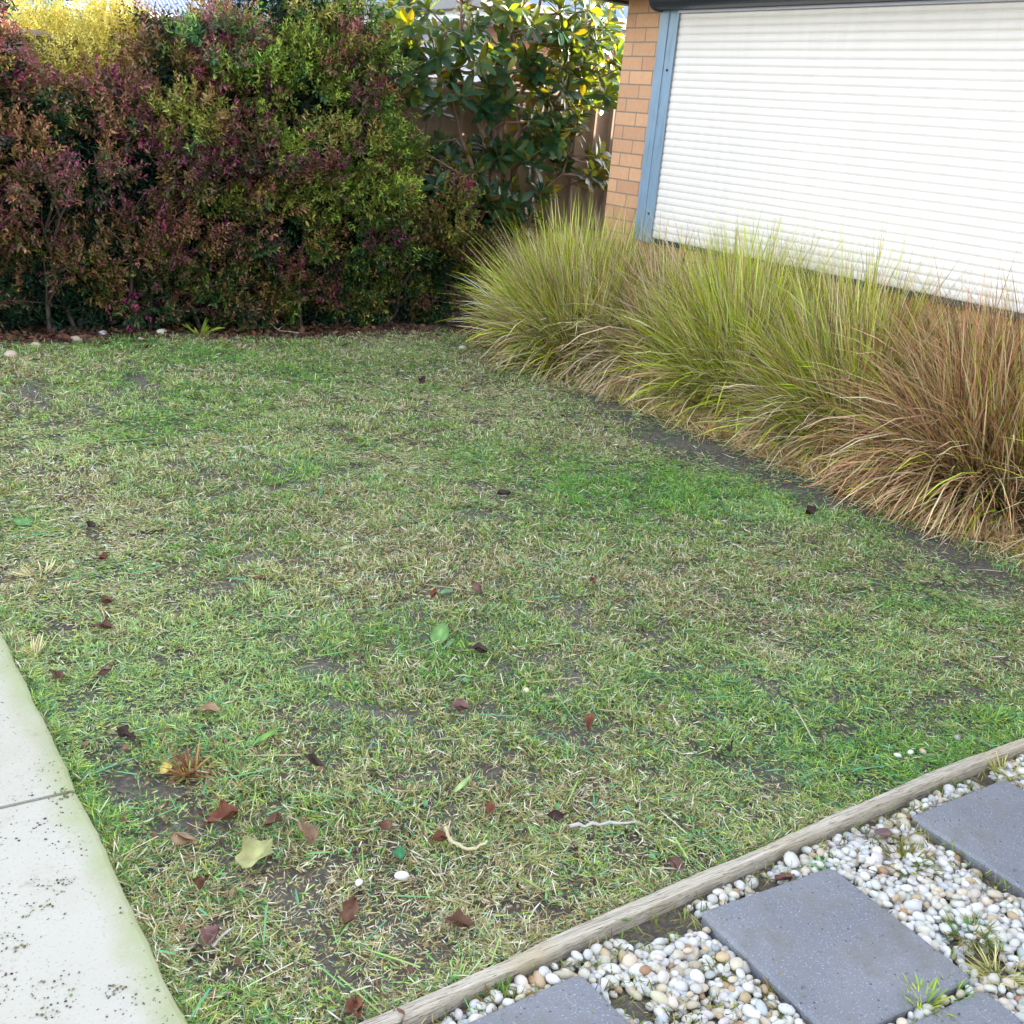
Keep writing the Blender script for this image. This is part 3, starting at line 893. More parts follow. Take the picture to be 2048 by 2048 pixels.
# ---------------------------------------------------------------- bushes beyond the hedge
def leafy_bush(name, label, cat, ctr, rad, nl, leaf, cols, mat, trunk_r=0.03, lobes=14, seed=0, conic=False):
    global rng
    keep = rng; rng = np.random.default_rng(500 + seed)
    h = empty(name, (ctr[0], ctr[1], 0)); tag(h, label, cat)
    ctr = np.array(ctr); rad = np.array(rad)
    g = Geo(); g.tube([(ctr[0], ctr[1], -0.05), (ctr[0] + 0.03, ctr[1], ctr[2] * 0.5), (ctr[0], ctr[1], ctr[2])], [trunk_r, trunk_r * 0.8, trunk_r * 0.4], 8)
    lc = []
    for k in range(lobes):
        d = rng.normal(0, 1, 3); d /= np.linalg.norm(d); d[2] = d[2] * 0.9
        lc.append(ctr + d * rad * rng.uniform(0.45, 0.92))
        g.tube([ctr - [0, 0, rad[2] * 0.6], (ctr + lc[-1]) / 2 + rng.normal(0, 0.03, 3), lc[-1]], [trunk_r * 0.5, trunk_r * 0.3, trunk_r * 0.15], 5)
    part(g, 'trunk', M['bark'], h)
    lc = np.array(lc)
    ns = nl // 10
    w = rng.integers(0, lobes, ns)
    d = rng.normal(0, 1, (ns, 3)); d /= np.linalg.norm(d, axis=1)[:, None]
    b = lc[w] + d * (rad.mean() * 0.36) * rng.random((ns, 1)) ** 0.4
    b[:, 2] = np.maximum(b[:, 2], 0.1)
    ci = rng.integers(0, len(cols), ns)
    cb = np.array(cols)[ci] * rng.uniform(0.8, 1.2, (ns, 1))
    g = Geo(); g.add(*shoots(b, d + [0, 0, 0.5] + rng.normal(0, 0.3, (ns, 3)), rng.uniform(0.06, 0.13, ns), 10, leaf, cb, cb * 1.1, np.full(ns, 0.5)))
    part(g, 'crown', mat, h)
    rng = keep


yc = on_y(180, 100, 8.55)
leafy_bush('yellow_bush', 'bright yellow leaved bush in sunlight behind the low part of the hedge', 'bush', (yc[0], yc[1], 1.60), (0.46, 0.62, 0.58), 40000, 0.034,
           [(0.62, 0.55, 0.15), (0.66, 0.60, 0.22), (0.58, 0.50, 0.10), (0.50, 0.48, 0.13)], M['yellow'], lobes=22, seed=1)
dc = on_y(95, 60, 9.9)
leafy_bush('dark_shrub', 'dark green shrub just left of the bright yellow bush', 'shrub', (dc[0], dc[1], 1.45), (0.5, 0.35, 0.72), 16000, 0.04,
           [(0.03, 0.07, 0.03), (0.05, 0.09, 0.03)], M['leaf'], lobes=16, seed=2)
lc_ = on_y(20, 20, 9.6)
leafy_bush('sunlit_shrub', 'lime and orange shrub top showing over the hedge in the far left corner', 'shrub', (lc_[0] - 0.05, lc_[1], 1.65), (0.42, 0.35, 0.62), 12000, 0.036,
           [(0.42, 0.42, 0.10), (0.5, 0.3, 0.12), (0.25, 0.28, 0.06)], M['yellow'], lobes=14, seed=3)

# ---------------------------------------------------------------- grass clumps by the house wall
def tussock(u, v, h, r0, n, label, dry, lean, seed, droop=1.0, width=0.0066, dome=0.75, up_len=0.93, tint=(1, 1, 1)):
    r = np.random.default_rng(900 + seed)
    t = empty('grass_clump', (u, v, 0)); tag(t, label, 'grass clump', 'grass clumps along the house wall')
    # a clump is made of many small tufts, each with its own lean, length and tone
    K = 60
    ka = r.uniform(0, 6.283, K); kq = r0 * np.sqrt(r.random(K)); kh = r.uniform(0.86, 1.1, K); kt = r.normal(0, 1, K); kz = r.normal(0, 0.3, K); kd = r.random(K)
    for nm, nn, dr in (('green_blades', int(n * (1 - dry)), False), ('dry_blades', int(n * dry), True)):
        wts = (kd if dr else 1 - kd) + 0.12; wts /= wts.sum()
        w = r.choice(K, nn, p=wts)
        bx = u + kq[w] * np.cos(ka[w]) + r.normal(0, 0.022, nn); by = v + 1.25 * kq[w] * np.sin(ka[w]) + r.normal(0, 0.022, nn)
        base = np.stack([bx, by, np.full(nn, -0.02)], -1)
        az = ka[w] + kz[w] + r.normal(0, 0.5, nn)
        low = r.random(nn) < 0.16                    # short blades spilling out low down
        dx = np.cos(az) + lean[0]; dy = np.sin(az) + lean[1]
        az = np.arctan2(dy, dx) + r.normal(0, 0.22, nn)
        L = h * kh[w] * r.uniform(0.72, 1.12, nn) * np.where(low, 0.6, 1.0)
        edge = kq[w] / r0
        upr = (r.random(nn) < 0.36) & ~low                # upright core, mostly on the wall side
        bx[upr] += 0.06
        base[:, 0] = bx
        az = np.where(upr, r.uniform(0, 6.283, nn), az); edge = np.where(upr, edge * 0.3, edge); L = L * np.where(upr, up_len, 1.0)
        th0 = np.clip(np.abs(r.normal(0.05, 0.14, nn)) + dome * edge * r.uniform(0.25, 1.15, nn) + 0.45 * low, 0, 1.35)
        L *= 1 - 0.44 * np.clip(th0, 0, 1)
        bend = np.clip(r.gamma(2.0, 0.36, nn) * droop * (1.25 if dr else 0.8) * np.where(upr, 0.5, 1.0), 0.03, 2.6)
        W = width * r.uniform(0.5, 1.45, nn)
        tone = np.exp(0.25 * kt[w] + r.normal(0, 0.35, nn))[:, None]
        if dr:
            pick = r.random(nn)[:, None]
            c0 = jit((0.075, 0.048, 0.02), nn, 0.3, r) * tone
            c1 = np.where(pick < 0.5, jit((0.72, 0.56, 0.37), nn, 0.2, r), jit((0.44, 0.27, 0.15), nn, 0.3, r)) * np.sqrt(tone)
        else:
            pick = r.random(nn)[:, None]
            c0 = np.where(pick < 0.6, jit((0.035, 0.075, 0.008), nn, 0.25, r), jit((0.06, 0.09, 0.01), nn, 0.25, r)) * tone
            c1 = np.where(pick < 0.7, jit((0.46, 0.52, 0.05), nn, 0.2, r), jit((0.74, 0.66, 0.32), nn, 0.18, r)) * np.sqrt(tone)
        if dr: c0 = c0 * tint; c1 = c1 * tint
        tw = r.uniform(-1, 1, nn) * 1.0
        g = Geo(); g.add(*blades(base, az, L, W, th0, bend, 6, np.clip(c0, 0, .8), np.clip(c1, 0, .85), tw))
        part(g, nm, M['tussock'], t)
    return t


tussock(4.80, 6.26, 1.13, 0.29, 11000, 'big round yellow green grass clump at the far end, in front of the brick pier', 0.33, (-0.03, -0.03), 1, 1.0, dome=1.05, up_len=0.98)
tussock(5.0, 6.80, 0.86, 0.13, 1800, 'small grass clump half hidden behind the big round one beside the brick corner', 0.25, (-0.1, 0.1), 2, 0.6)
tussock(4.93, 5.48, 1.04, 0.17, 7000, 'grey brown withered grass clump right of the big round one', 0.90, (-0.12, 0.0), 3, 1.9, up_len=1.08, tint=(0.92, 0.93, 0.98))
tussock(4.97, 4.78, 1.13, 0.22, 9500, 'green grass clump below the window corner, right of the withered one', 0.20, (-0.08, 0.03), 4, 1.1, dome=1.0, up_len=1.1)
tussock(4.97, 3.98, 1.13, 0.22, 9500, 'olive grass clump with many straw tips in front of the shutter', 0.42, (-0.10, 0.08), 5, 1.2, dome=1.0, up_len=1.08)
tussock(4.96, 3.06, 1.18, 0.26, 12000, 'large rusty brown grass clump nearest to the viewer at the wall', 0.90, (-0.10, 0.10), 6, 1.5, dome=1.0, up_len=1.02, tint=(0.92, 0.80, 0.72))
tussock(4.97, 2.1, 0.98, 0.22, 5000, 'brown green grass clump past the right edge of the view', 0.6, (-0.1, 0.1), 8, 1.3)

# ---------------------------------------------------------------- lawn
TIM_P = [(-0.2, 1.345), (0.49, 1.376), (0.817, 1.392), (1.529, 1.436), (2.2, 1.468), (2.869, 1.487), (3.6, 1.492), (4.4, 1.49)]
tim_x = np.array([p[0] for p in TIM_P]); tim_y = np.array([p[1] for p in TIM_P])


def timber_y(x): return np.interp(x, tim_x, tim_y)


BARE = [(1335, 880, 0.45, 0.24), (1215, 812, 0.3, 0.14), (1470, 915, 0.40, 0.20), (1590, 975, 0.32, 0.15), (1715, 1020, 0.26, 0.13), (1945, 1135, 0.40, 0.20), (1860, 1085, 0.2, 0.10), (1130, 745, 0.35, 0.08),
        (1140, 1370, 0.05, 0.04), (980, 1550, 0.05, 0.05), (430, 1000, 0.10, 0.06), (330, 1580, 0.07, 0.05), (400, 1650, 0.06, 0.06), (250, 1560, 0.05, 0.05), (450, 1175, 0.08, 0.05),
        (280, 770, 0.3, 0.1), (60, 790, 0.3, 0.12), (1000, 1340, 0.06, 0.05), (620, 1340, 0.06, 0.05), (1090, 1820, 0.05, 0.04), (720, 1960, 0.05, 0.04), (600, 975, 0.12, 0.05)]
BARE = [(*ground(x, y)[:2], a, b) for x, y, a, b in BARE]


def lawn_fields(x, y):
    """dry 0..1, cover 0..1"""
    dry = (fbm(x * 1.1 + 3, y * 1.1 + 5, 31, 3) - 0.5) * 1.5 + (fbm(x * 5, y * 5, 37, 2) - 0.5) * 1.0 + 0.40
    dry += 0.25 * np.clip((y - 6.0) / 1.2, 0, 1)
    for px, py, s, k in ((900, 1090, 0.55, 0.42), (640, 840, 0.5, 0.12), (100, 900, 0.4, 0.12), (1150, 1000, 0.35, -0.14), (1300, 950, 0.45, -0.08), (250, 760, 0.25, -0.3), (900, 850, 0.5, -0.15), (1500, 1450, 0.5, -0.2)):
        c = ground(px, py); d = np.hypot(x - c[0], y - c[1]) / s
        dry += k * np.exp(-d * d)
    cover = 0.55 + 0.75 * fbm(x * 2.7 + 8, y * 2.7, 41, 3)
    cover = np.clip(cover, 0, 1) * np.clip(0.22 + 1.25 * vnoise(x * 14, y * 14, 43), 0.18, 1)
    for bx, by, a, b in BARE:
        pass
        dx, dy = x - bx, y - by
        d = np.hypot((dx * 0.08 + dy) / a, (dx - dy * 0.08) / b) if a > 0.14 else np.hypot(dx / a, dy / b)
        cover *= 1 - 0.97 * np.exp(-(d * d) * 0.8)
    # thin near the hedge and along the clumps
    cover *= np.clip((7.42 + 0.12 * (vnoise(x * 4, y * 4, 44) - 0.5) - y) / 0.28, 0, 1)
    cover *= 1 - 0.72 * np.clip((x - 4.22) / 0.2, 0, 1)
    return np.clip(dry, 0, 1), cover


GREENS = np.array([(0.15, 0.33, 0.075), (0.23, 0.43, 0.07), (0.10, 0.26, 0.11), (0.34, 0.47, 0.09), (0.18, 0.37, 0.17), (0.40, 0.53, 0.20)])
STRAW = np.array([(0.56, 0.50, 0.31), (0.66, 0.62, 0.46), (0.46, 0.38, 0.22), (0.78, 0.76, 0.64), (0.24, 0.16, 0.09), (0.44, 0.38, 0.16)])


def scatter_lawn(n, x0, x1, y0, y1):
    x = rng.uniform(x0, x1, n); y = rng.uniform(y0, y1, n)
    ok = (y > timber_y(x) + 0.022) & (x > PATH_EDGE - 0.004 + 0.03 * (vnoise(y * 8, y * 0, 12) - 0.45))
    return x[ok], y[ok]


def grow(x, y, lmin, lmax, wid, lay):
    dry, cov = lawn_fields(x, y)
    ok = rng.random(len(x)) < cov
    x, y, dry, cov = x[ok], y[ok], dry[ok], cov[ok]; n = len(x)
    isd = rng.random(n) < np.clip(0.06 + 0.68 * dry, 0, 0.8)
    tuft = vnoise(x * 14, y * 14, 43)
    L = rng.uniform(lmin, lmax, n) * (0.55 + 0.9 * tuft)
    flat = rng.random(n) < np.where(isd, lay + 0.12, lay)
    th0 = np.where(flat, rng.uniform(1.15, 1.56, n), rng.uniform(0.25, 1.15, n))
    bend = np.where(flat, rng.uniform(-0.2, 0.35, n), rng.uniform(0.0, 1.0, n))
    base = np.stack([x, y, lawn_z(x, y) + np.where(flat, rng.uniform(0.002, 0.022, n), -0.003)], -1)
    hue = np.clip(vnoise(x * 1.9 + 30, y * 1.9, 51) * 6 + rng.normal(0, 1.4, n), 0, 5.49).astype(int)
    g = GREENS[hue] * rng.uniform(0.75, 1.3, (n, 1)); s = STRAW[rng.integers(0, 6, n)] * rng.uniform(0.8, 1.2, (n, 1))
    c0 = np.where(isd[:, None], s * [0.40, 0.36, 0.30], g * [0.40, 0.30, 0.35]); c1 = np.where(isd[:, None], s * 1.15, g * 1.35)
    W = wid * rng.uniform(0.5, 1.25, n)
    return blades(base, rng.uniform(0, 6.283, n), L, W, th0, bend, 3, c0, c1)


DENS = 1.0
gg = Geo()
for (y0, y1, d, lmin, lmax, w, lay) in ((1.35, 3.0, 42000, 0.014, 0.042, 0.0029, 0.22), (3.0, 4.6, 30000, 0.016, 0.046, 0.0034, 0.22), (4.6, 7.55, 20000, 0.018, 0.05, 0.0042, 0.24)):
    x, y = scatter_lawn(int(d * DENS * 4.35 * (y1 - y0)), 0.47, 4.82, y0, y1)
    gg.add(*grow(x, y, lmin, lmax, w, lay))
# taller fringe along the path and the timber, moss green
n = 11000
yy = rng.uniform(1.4, 5.0, n); xx = PATH_EDGE + 0.004 + np.abs(rng.normal(0, 0.022, n))
gg.add(*grow(xx, yy, 0.018, 0.048, 0.0030, 0.3))
n = 4200
xx = rng.uniform(0.5, 4.0, n); yy = timber_y(xx) + 0.028 + np.abs(rng.normal(0, 0.02, n))
gg.add(*grow(xx, yy, 0.015, 0.04, 0.0030, 0.35))
n = 24000                                  # sparse grass and moss among the pebbles
xx = rng.uniform(0.5, 4.3, n); yy = rng.uniform(0.4, 1.45, n)
near = timber_y(xx) - 0.03 - yy
ok = (near > 0) & ((vnoise(xx * 8 + 5, yy * 8, 71) < 0.33) | ((near < 0.06) & (vnoise(xx * 6, yy * 6, 77) > 0.42)))
xx, yy = xx[ok], yy[ok]; n = len(xx)
cc = np.array([(0.16, 0.20, 0.04), (0.20, 0.30, 0.06), (0.13, 0.10, 0.045), (0.34, 0.28, 0.13), (0.17, 0.16, 0.04)])[rng.integers(0, 5, n)] * rng.uniform(0.7, 1.2, (n, 1))
gg.add(*blades(np.stack([xx, yy, np.full(n, 0.001)], -1), rng.uniform(0, 6.283, n), rng.uniform(0.014, 0.036, n), np.full(n, 0.0030), rng.uniform(0.3, 1.4, n), rng.uniform(0, 0.8, n), 3, cc * 0.7, cc * 1.2))
tag(gg.build('grass', M['grass']), 'short patchy mown lawn grass, green mixed with straw', 'grass', kind='stuff')

# long cut strands left lying by the mower
n = 3600
x, y = scatter_lawn(n, 0.5, 4.4, 1.4, 7.0)
keepm = rng.random(len(x)) < np.where(y < 4.2, 1.0, 0.45); x, y = x[keepm], y[keepm]; n = len(x)
g = Geo()
isd = rng.random(n) < 0.18
c = np.where(isd[:, None], STRAW[rng.integers(0, 3, n)] * 0.8, np.array([(0.16, 0.36, 0.12), (0.14, 0.34, 0.16), (0.30, 0.44, 0.14), (0.12, 0.32, 0.18)])[rng.integers(0, 4, n)])
L = np.clip(rng.gamma(1.6, 0.032, n), 0.02, 0.28)
g.add(*blades(np.stack([x, y, lawn_z(x, y) + rng.uniform(0.012, 0.03, n)], -1), rng.uniform(0, 6.283, n), L, rng.uniform(0.0022, 0.0048, n), rng.uniform(1.45, 1.6, n), rng.normal(0.02, 0.09, n), 5, c, c * 1.15, rng.uniform(-0.4, 0.4, n)))
tag(g.build('grass_clippings', M['grass']), 'long cut grass strands lying loose on the lawn', 'clippings', kind='stuff')

# dry straw skirt under the clumps
n = 20000
yy = rng.uniform(1.7, 6.9, n); xx = 4.53 + rng.normal(0, 0.11, n)
xx += np.where(yy > 5.7, (yy - 5.7) * 0.1, 0)
g = Geo(); c = STRAW[rng.integers(0, 6, n)] * rng.uniform(0.8, 1.15, (n, 1)); c *= [1.1, 0.92, 0.72]
th = np.where(rng.random(n) < 0.6, rng.uniform(1.2, 1.55, n), rng.uniform(0.4, 1.2, n))
g.add(*blades(np.stack([xx, yy, np.maximum(lawn_z(xx, yy), -0.01) + rng.uniform(0.0, 0.04, n)], -1), rng.uniform(0, 6.283, n), rng.uniform(0.04, 0.15, n), rng.uniform(0.002, 0.004, n), th, rng.uniform(0, 0.8, n), 4, c * 0.85, c * 1.1))
tag(g.build('dry_grass', M['grass']), 'dry straw lying along the foot of the grass clumps', 'dry grass', kind='stuff')

# ---------------------------------------------------------------- timber edging
g = Geo()
xs = np.linspace(-0.2, 4.4, 140); yc_ = timber_y(xs)
k = np.ones(15) / 15; yp = np.pad(yc_, 7, mode='edge'); yc_ = np.convolve(yp, k, 'valid')
wob = (vnoise(xs * 2.3, xs * 0, 61) - 0.5) * 0.006
hz = 0.026 + (vnoise(xs * 1.7, xs * 0 + 2, 62) - 0.5) * 0.014 + (vnoise(xs * 14, xs * 0 + 4, 63) - 0.5) * 0.004
wd = 0.0145 + (vnoise(xs * 5, xs * 0 + 9, 64) - 0.5) * 0.004
sec = [(-1, -0.09), (-1, 0.84), (-0.9, 0.97), (-0.4, 1.0), (0.3, 1.0), (0.88, 0.98), (1, 0.86), (1, -0.09)]
rows = []
for a, b in sec:
    zz = np.where(b < 0, -0.09, hz * b + (vnoise(xs * 22, xs * 0 + a * 5 + 20, 65) - 0.5) * 0.003)
    rows.append(np.stack([xs, yc_ + wob + a * wd + (vnoise(xs * 18, xs * 0 + b * 9 + 3, 66) - 0.5) * 0.0025, np.broadcast_to(zz, xs.shape)], -1))
V = np.stack(rows, 1); idx = np.arange(V.shape[0] * len(sec)).reshape(-1, len(sec))
q = np.stack([idx[:-1, :-1], idx[:-1, 1:], idx[1:, 1:], idx[1:, :-1]], -1).reshape(-1, 4)[:, ::-1]
g.add(V.reshape(-1, 3), [q, idx[0][None, :], idx[-1][::-1][None, :]])
tag(g.build('timber_edging', M['timber'], smooth=False), 'weathered grey timber edging board between lawn and pebbles', 'edging')

# ---------------------------------------------------------------- pavers
def paver(cx, cy_, rot, label, size=0.392):
    g = Geo(); h = size / 2
    # slightly worn outline
    pts = []
    for k in range(4):
        a = np.array([(-h, -h), (h, -h), (h, h), (-h, h)][k]); b = np.array([(-h, -h), (h, -h), (h, h), (-h, h)][(k + 1) % 4])
        for t in np.linspace(0.03, 0.97, 12):
            p = a + (b - a) * t; pts.append(p * (1 - 0.004 * random.random()))
    pts = np.array(pts); n = len(pts)
    lv = [(0.0, -0.03), (0.0, 0.008), (0.0035, 0.0125), (0.008, 0.0145)]
    V = []
    for ins, z in lv:
        V.append(np.column_stack([pts * (1 - ins / h), np.full(n, z)]))
    V = np.concatenate(V); idx = np.arange(n * 4).reshape(4, n)
    q = np.stack([idx[:-1], np.roll(idx[:-1], -1, 1), np.roll(idx[1:], -1, 1), idx[1:]], -1).reshape(-1, 4)
    g.add(V, [q, idx[-1][None, :]])
    o = g.build('paver', M['paver'])
    o.location = (cx, cy_, 0.004 + random.uniform(-0.001, 0.002)); o.rotation_euler = (random.uniform(-.006, .006), random.uniform(-.006, .006), rot)
    tag(o, label, 'paver', 'square grey pavers in the pebbles')
    return o


PAV = [((1.523, 1.359), (1.914, 1.342), 'square grey paver in the middle of the pebbles with a small white chip on it'),
       ((2.260, 1.393), (2.66, 1.393), 'square grey paver farthest right beside the timber edging'),
       ((0.800, 1.321), (1.193, 1.333), 'square grey paver at the left, its near part cut off by the lower picture edge'),
       ((2.99, 1.405), (3.38, 1.41), 'square grey paver past the right edge of the view')]
boxes = []
for (ax_, ay), (bx_, by), lab in PAV:
    rot = math.atan2(by - ay, bx_ - ax_)
    d = np.array([math.cos(rot), math.sin(rot)]); nrm = np.array([d[1], -d[0]])
    c = np.array([ax_, ay]) + d * 0.196 + nrm * 0.196
    paver(c[0], c[1], rot, lab); boxes.append((c, rot))
    c2 = c + nrm * 0.418 + d * -0.008
    lab2 = {0: 'square grey paver in the lower right corner, below a tuft of bright weeds'}.get(PAV.index(((ax_, ay), (bx_, by), lab)), None)
    if lab2 is None: lab2 = 'square grey paver of the row nearest the viewer, outside the picture'
    paver(c2[0], c2[1], rot, lab2); boxes.append((c2, rot))

# ---------------------------------------------------------------- pebbles
def ico(sub):
    import bmesh
    bm = bmesh.new(); bmesh.ops.create_icosphere(bm, subdivisions=sub, radius=1.0)
    v = np.array([p.co[:] for p in bm.verts]); f = np.array([[q.index for q in p.verts] for p in bm.faces]); bm.free()
    return v, f


IV, IF = ico(2)


def in_paver(x, y, margin):
    r = np.zeros(len(x), bool)
    for c, rot in boxes:
        dx, dy = x - c[0], y - c[1]
        a = dx * math.cos(rot) + dy * math.sin(rot); b = -dx * math.sin(rot) + dy * math.cos(rot)
        r |= (np.abs(a) < 0.196 - margin) & (np.abs(b) < 0.196 - margin)
    return r


g = Geo()
PEB = np.array([(0.72, 0.70, 0.66), (0.76, 0.75, 0.73), (0.66, 0.58, 0.44), (0.70, 0.66, 0.56), (0.58, 0.43, 0.27), (0.48, 0.29, 0.16), (0.52, 0.55, 0.58), (0.74, 0.72, 0.70), (0.62, 0.52, 0.40)])
PW = np.array([0.24, 0.20, 0.10, 0.15, 0.055, 0.035, 0.06, 0.13, 0.03])
for layer, (cell, zb) in enumerate(((0.0165, -0.007), (0.0195, 0.001), (0.030, 0.008))):
    X, Y = np.meshgrid(np.arange(0.5, 4.3, cell), np.arange(0.32, 1.50, cell), indexing='ij')
    x = (X + rng.uniform(-0.4, 0.4, X.shape) * cell).ravel(); y = (Y + rng.uniform(-0.4, 0.4, X.shape) * cell).ravel()
    s = rng.uniform(0.0065, 0.0132, len(x)) * np.where(rng.random(len(x)) < 0.13, 1.4, 1.0)
    # bare, mossy or dirty places between the stones
    gap = vnoise(x * 8 + 5, y * 8, 71)
    ok = ~in_paver(x, y, s * 0.2 - 0.009) & (y < timber_y(x) - 0.024 - s * 0.8) & (x > PATH_EDGE + 0.005 + s)
    ok &= gap > (0.11, 0.24, 0.40)[layer]
    ok &= rng.random(len(x)) < np.where(y > timber_y(x) - 0.085, (0.93, 0.68, 0.35)[layer], (0.95, 0.85, 0.8)[layer])
    x, y, s = x[ok], y[ok], s[ok]; n = len(x)
    ax = np.stack([s * rng.uniform(0.95, 1.45, n), s * rng.uniform(0.75, 1.05, n), s * rng.uniform(0.55, 0.85, n)], -1)
    Fz = frames(np.stack([rng.normal(0, 1, n), rng.normal(0, 1, n), rng.normal(0, 0.22, n)], -1), rng.normal(0, 0.3, n))
    Mx = Fz * ax[:, None, :]
    # knobbly shapes
    shp = IV[None] * (1 + 0.10 * np.sin(IV[None] @ rng.normal(0, 1.6, (n, 3, 1)) + rng.uniform(0, 6, (n, 1, 1))))
    V = np.einsum('nij,nkj->nki', Mx, shp) + np.stack([x, y, zb + rng.uniform(-0.002, 0.004, n)], -1)[:, None]
    C = PEB[rng.choice(len(PEB), n, p=PW / PW.sum())] * rng.uniform(0.60, 0.84, (n, 1)) * rng.uniform(0.96, 1.03, (n, 3))
    off = np.arange(n) * len(IV)
    g.add(V.reshape(-1, 3), [(off[:, None, None] + IF[None]).reshape(-1, 3)], np.repeat(np.clip(C, 0, 0.85), len(IV), 0))
tag(g.build('gravel', M['pebble'], smooth=True), 'white and tan rounded pebbles between the pavers', 'pebbles', kind='stuff')

# dirt crumbs on path and pavers
g = Geo()
def crumbs(x, y, z, s, col):
    n = len(x)
    Fz = frames(rng.normal(0, 1, (n, 3)), rng.normal(0, 1, n))
    s = np.minimum(s, 0.0034)
    Mx = Fz * (s[:, None] * rng.uniform(0.4, 1.3, (n, 3)))[:, None, :]
    Mx[:, 2, :] *= 0.5
    iv, if_ = ICO1
    V, f, c = bake(iv, [if_], Mx, np.stack([x, y, z], -1), col)
    g.add(V, f, c)
ICO1 = ico(1)
n = 1500
y = 1.55 + rng.gamma(1.3, 0.5, n); x = PATH_EDGE - 0.02 - rng.random(n) * 0.42
gate = vnoise(x * 9, y * 9, 81) > 0.5 + 0.08 * (y - 1.6)
x, y = x[gate], y[gate]; n = len(x)
crumbs(x, y, np.full(n, 0.027), rng.gamma(2.0, 0.0006, n) + 0.0006, jit((0.13, 0.11, 0.07), n, 0.4))
for px, py, m_, sp_ in ((118, 1770, 26, 0.022), (100, 1975, 42, 0.03), (80, 1820, 20, 0.02), (20, 1880, 24, 0.018), (235, 1978, 18, 0.008), (130, 1590, 30, 0.018), (30, 1600, 8, 0.02), (90, 2030, 10, 0.01), (45, 1895, 14, 0.015)):
    c = ground(px, py, 0.026)
    xx = c[0] + rng.normal(0, sp_, m_); yy = c[1] + rng.normal(0, sp_ * 0.7, m_)
    k_ = xx < PATH_EDGE - 0.01; xx, yy = xx[k_], yy[k_]
    crumbs(xx, yy, np.full(len(xx), 0.028), rng.gamma(2.0, 0.0009, len(xx)) + 0.0006, jit((0.15, 0.14, 0.06), len(xx), 0.4))
for c, rot in boxes[::1]:
    m_ = 16; a = rng.uniform(-0.18, 0.18, (m_, 2))
    crumbs(c[0] + a[:, 0], c[1] + a[:, 1], np.full(m_, 0.0195), rng.gamma(2, 0.0007, m_) + 0.0006, jit((0.07, 0.06, 0.045), m_, 0.3))
tag(g.build('dirt', M['dead']), 'dark soil crumbs scattered on the concrete and pavers', 'dirt', kind='stuff')

# ---------------------------------------------------------------- weeds and tufts
def tuft(name, px, py, label, n, h, cols, w=0.004, r0=0.02, th=(0.2, 1.2), cat='weed', z=0.0, grp=None):
    c = ground(px, py, z)
    a = rng.uniform(0, 6.283, n); q = r0 * np.sqrt(rng.random(n))
    base = np.stack([c[0] + q * np.cos(a), c[1] + q * np.sin(a), np.full(n, z - 0.004)], -1)
    cc = np.array(cols)[rng.integers(0, len(cols), n)] * rng.uniform(0.8, 1.2, (n, 1))
    g = Geo(); g.add(*blades(base, a + rng.normal(0, 0.5, n), h * rng.uniform(0.6, 1.2, n), w * rng.uniform(0.7, 1.3, n), rng.uniform(*th, n), rng.uniform(0, 0.8, n), 5, cc * 0.75, cc * 1.2))
    return tag(g.build(name, M['grass']), label, cat, grp)


YG = [(0.30, 0.40, 0.05), (0.40, 0.44, 0.07), (0.20, 0.32, 0.05)]
OL = [(0.14, 0.13, 0.03), (0.18, 0.17, 0.04), (0.12, 0.17, 0.03), (0.20, 0.13, 0.05)]
GR = [(0.10, 0.22, 0.05), (0.13, 0.28, 0.07), (0.08, 0.18, 0.06)]
SG = [(0.42, 0.40, 0.14), (0.50, 0.44, 0.20), (0.34, 0.36, 0.10)]
tuft('weed', 1845, 2016, 'bright yellow green weed tuft at the near edge of the middle paver', 60, 0.055, YG, 0.005, 0.022)
tuft('weed', 1905, 1992, 'smaller green weed tuft in the joint between two pavers', 40, 0.045, GR + YG, 0.004, 0.02)
tuft('weed', 1815, 1730, 'olive brown grass tuft among the pebbles left of the far right paver', 170, 0.05, OL, 0.0028, 0.05, (0.5, 1.4))
tuft('weed', 1940, 1872, 'dark green brown grass tuft among the pebbles right of the middle paver', 130, 0.045, OL + GR, 0.0028, 0.04, (0.4, 1.4))
tuft('weed', 1553, 1998, 'mossy olive tuft against the left edge of the middle paver', 120, 0.035, OL, 0.0028, 0.035, (0.4, 1.4))
tuft('weed', 1995, 1955, 'pale yellow grass tuft among the pebbles near the right edge', 70, 0.06, SG, 0.003, 0.03, (0.6, 1.4))
tuft('weed', 2010, 1545, 'straw coloured tuft beside the timber at the right edge', 60, 0.05, SG, 0.003, 0.03, (0.3, 1.2))
tuft('weed', 1010, 2012, 'green grass strip between timber and the left paver', 150, 0.035, GR + OL, 0.0028, 0.05, (0.3, 1.3))
tuft('weed', 1920, 1590, 'thin green grass between the timber and the far right paver', 120, 0.03, GR + OL, 0.0026, 0.06, (0.4, 1.4))
tuft('weed', 1435, 1945, 'small brown green tuft in the white pebbles left of the middle paver', 90, 0.03, OL, 0.0028, 0.03, (0.5, 1.4))
tuft('weed', 1645, 1735, 'little pale green rosette at the top corner of the middle paver', 26, 0.035, [(0.25, 0.42, 0.22)], 0.008, 0.012, (0.6, 1.3))
tuft('weed', 400, 672, 'broad leaved light green weed on the lawn by the hedge foot', 34, 0.15, YG + [(0.26, 0.42, 0.08)], 0.016, 0.03, (0.6, 1.4))
tuft('weed', 525, 662, 'narrow green weed standing in the leaf litter under the hedge', 16, 0.16, GR, 0.012, 0.02, (0.1, 0.9))
tuft('weed', 250, 690, 'low dark green grass patch on the lawn edge below the purple hedge', 420, 0.055, GR, 0.0042, 0.2, (0.2, 1.2))
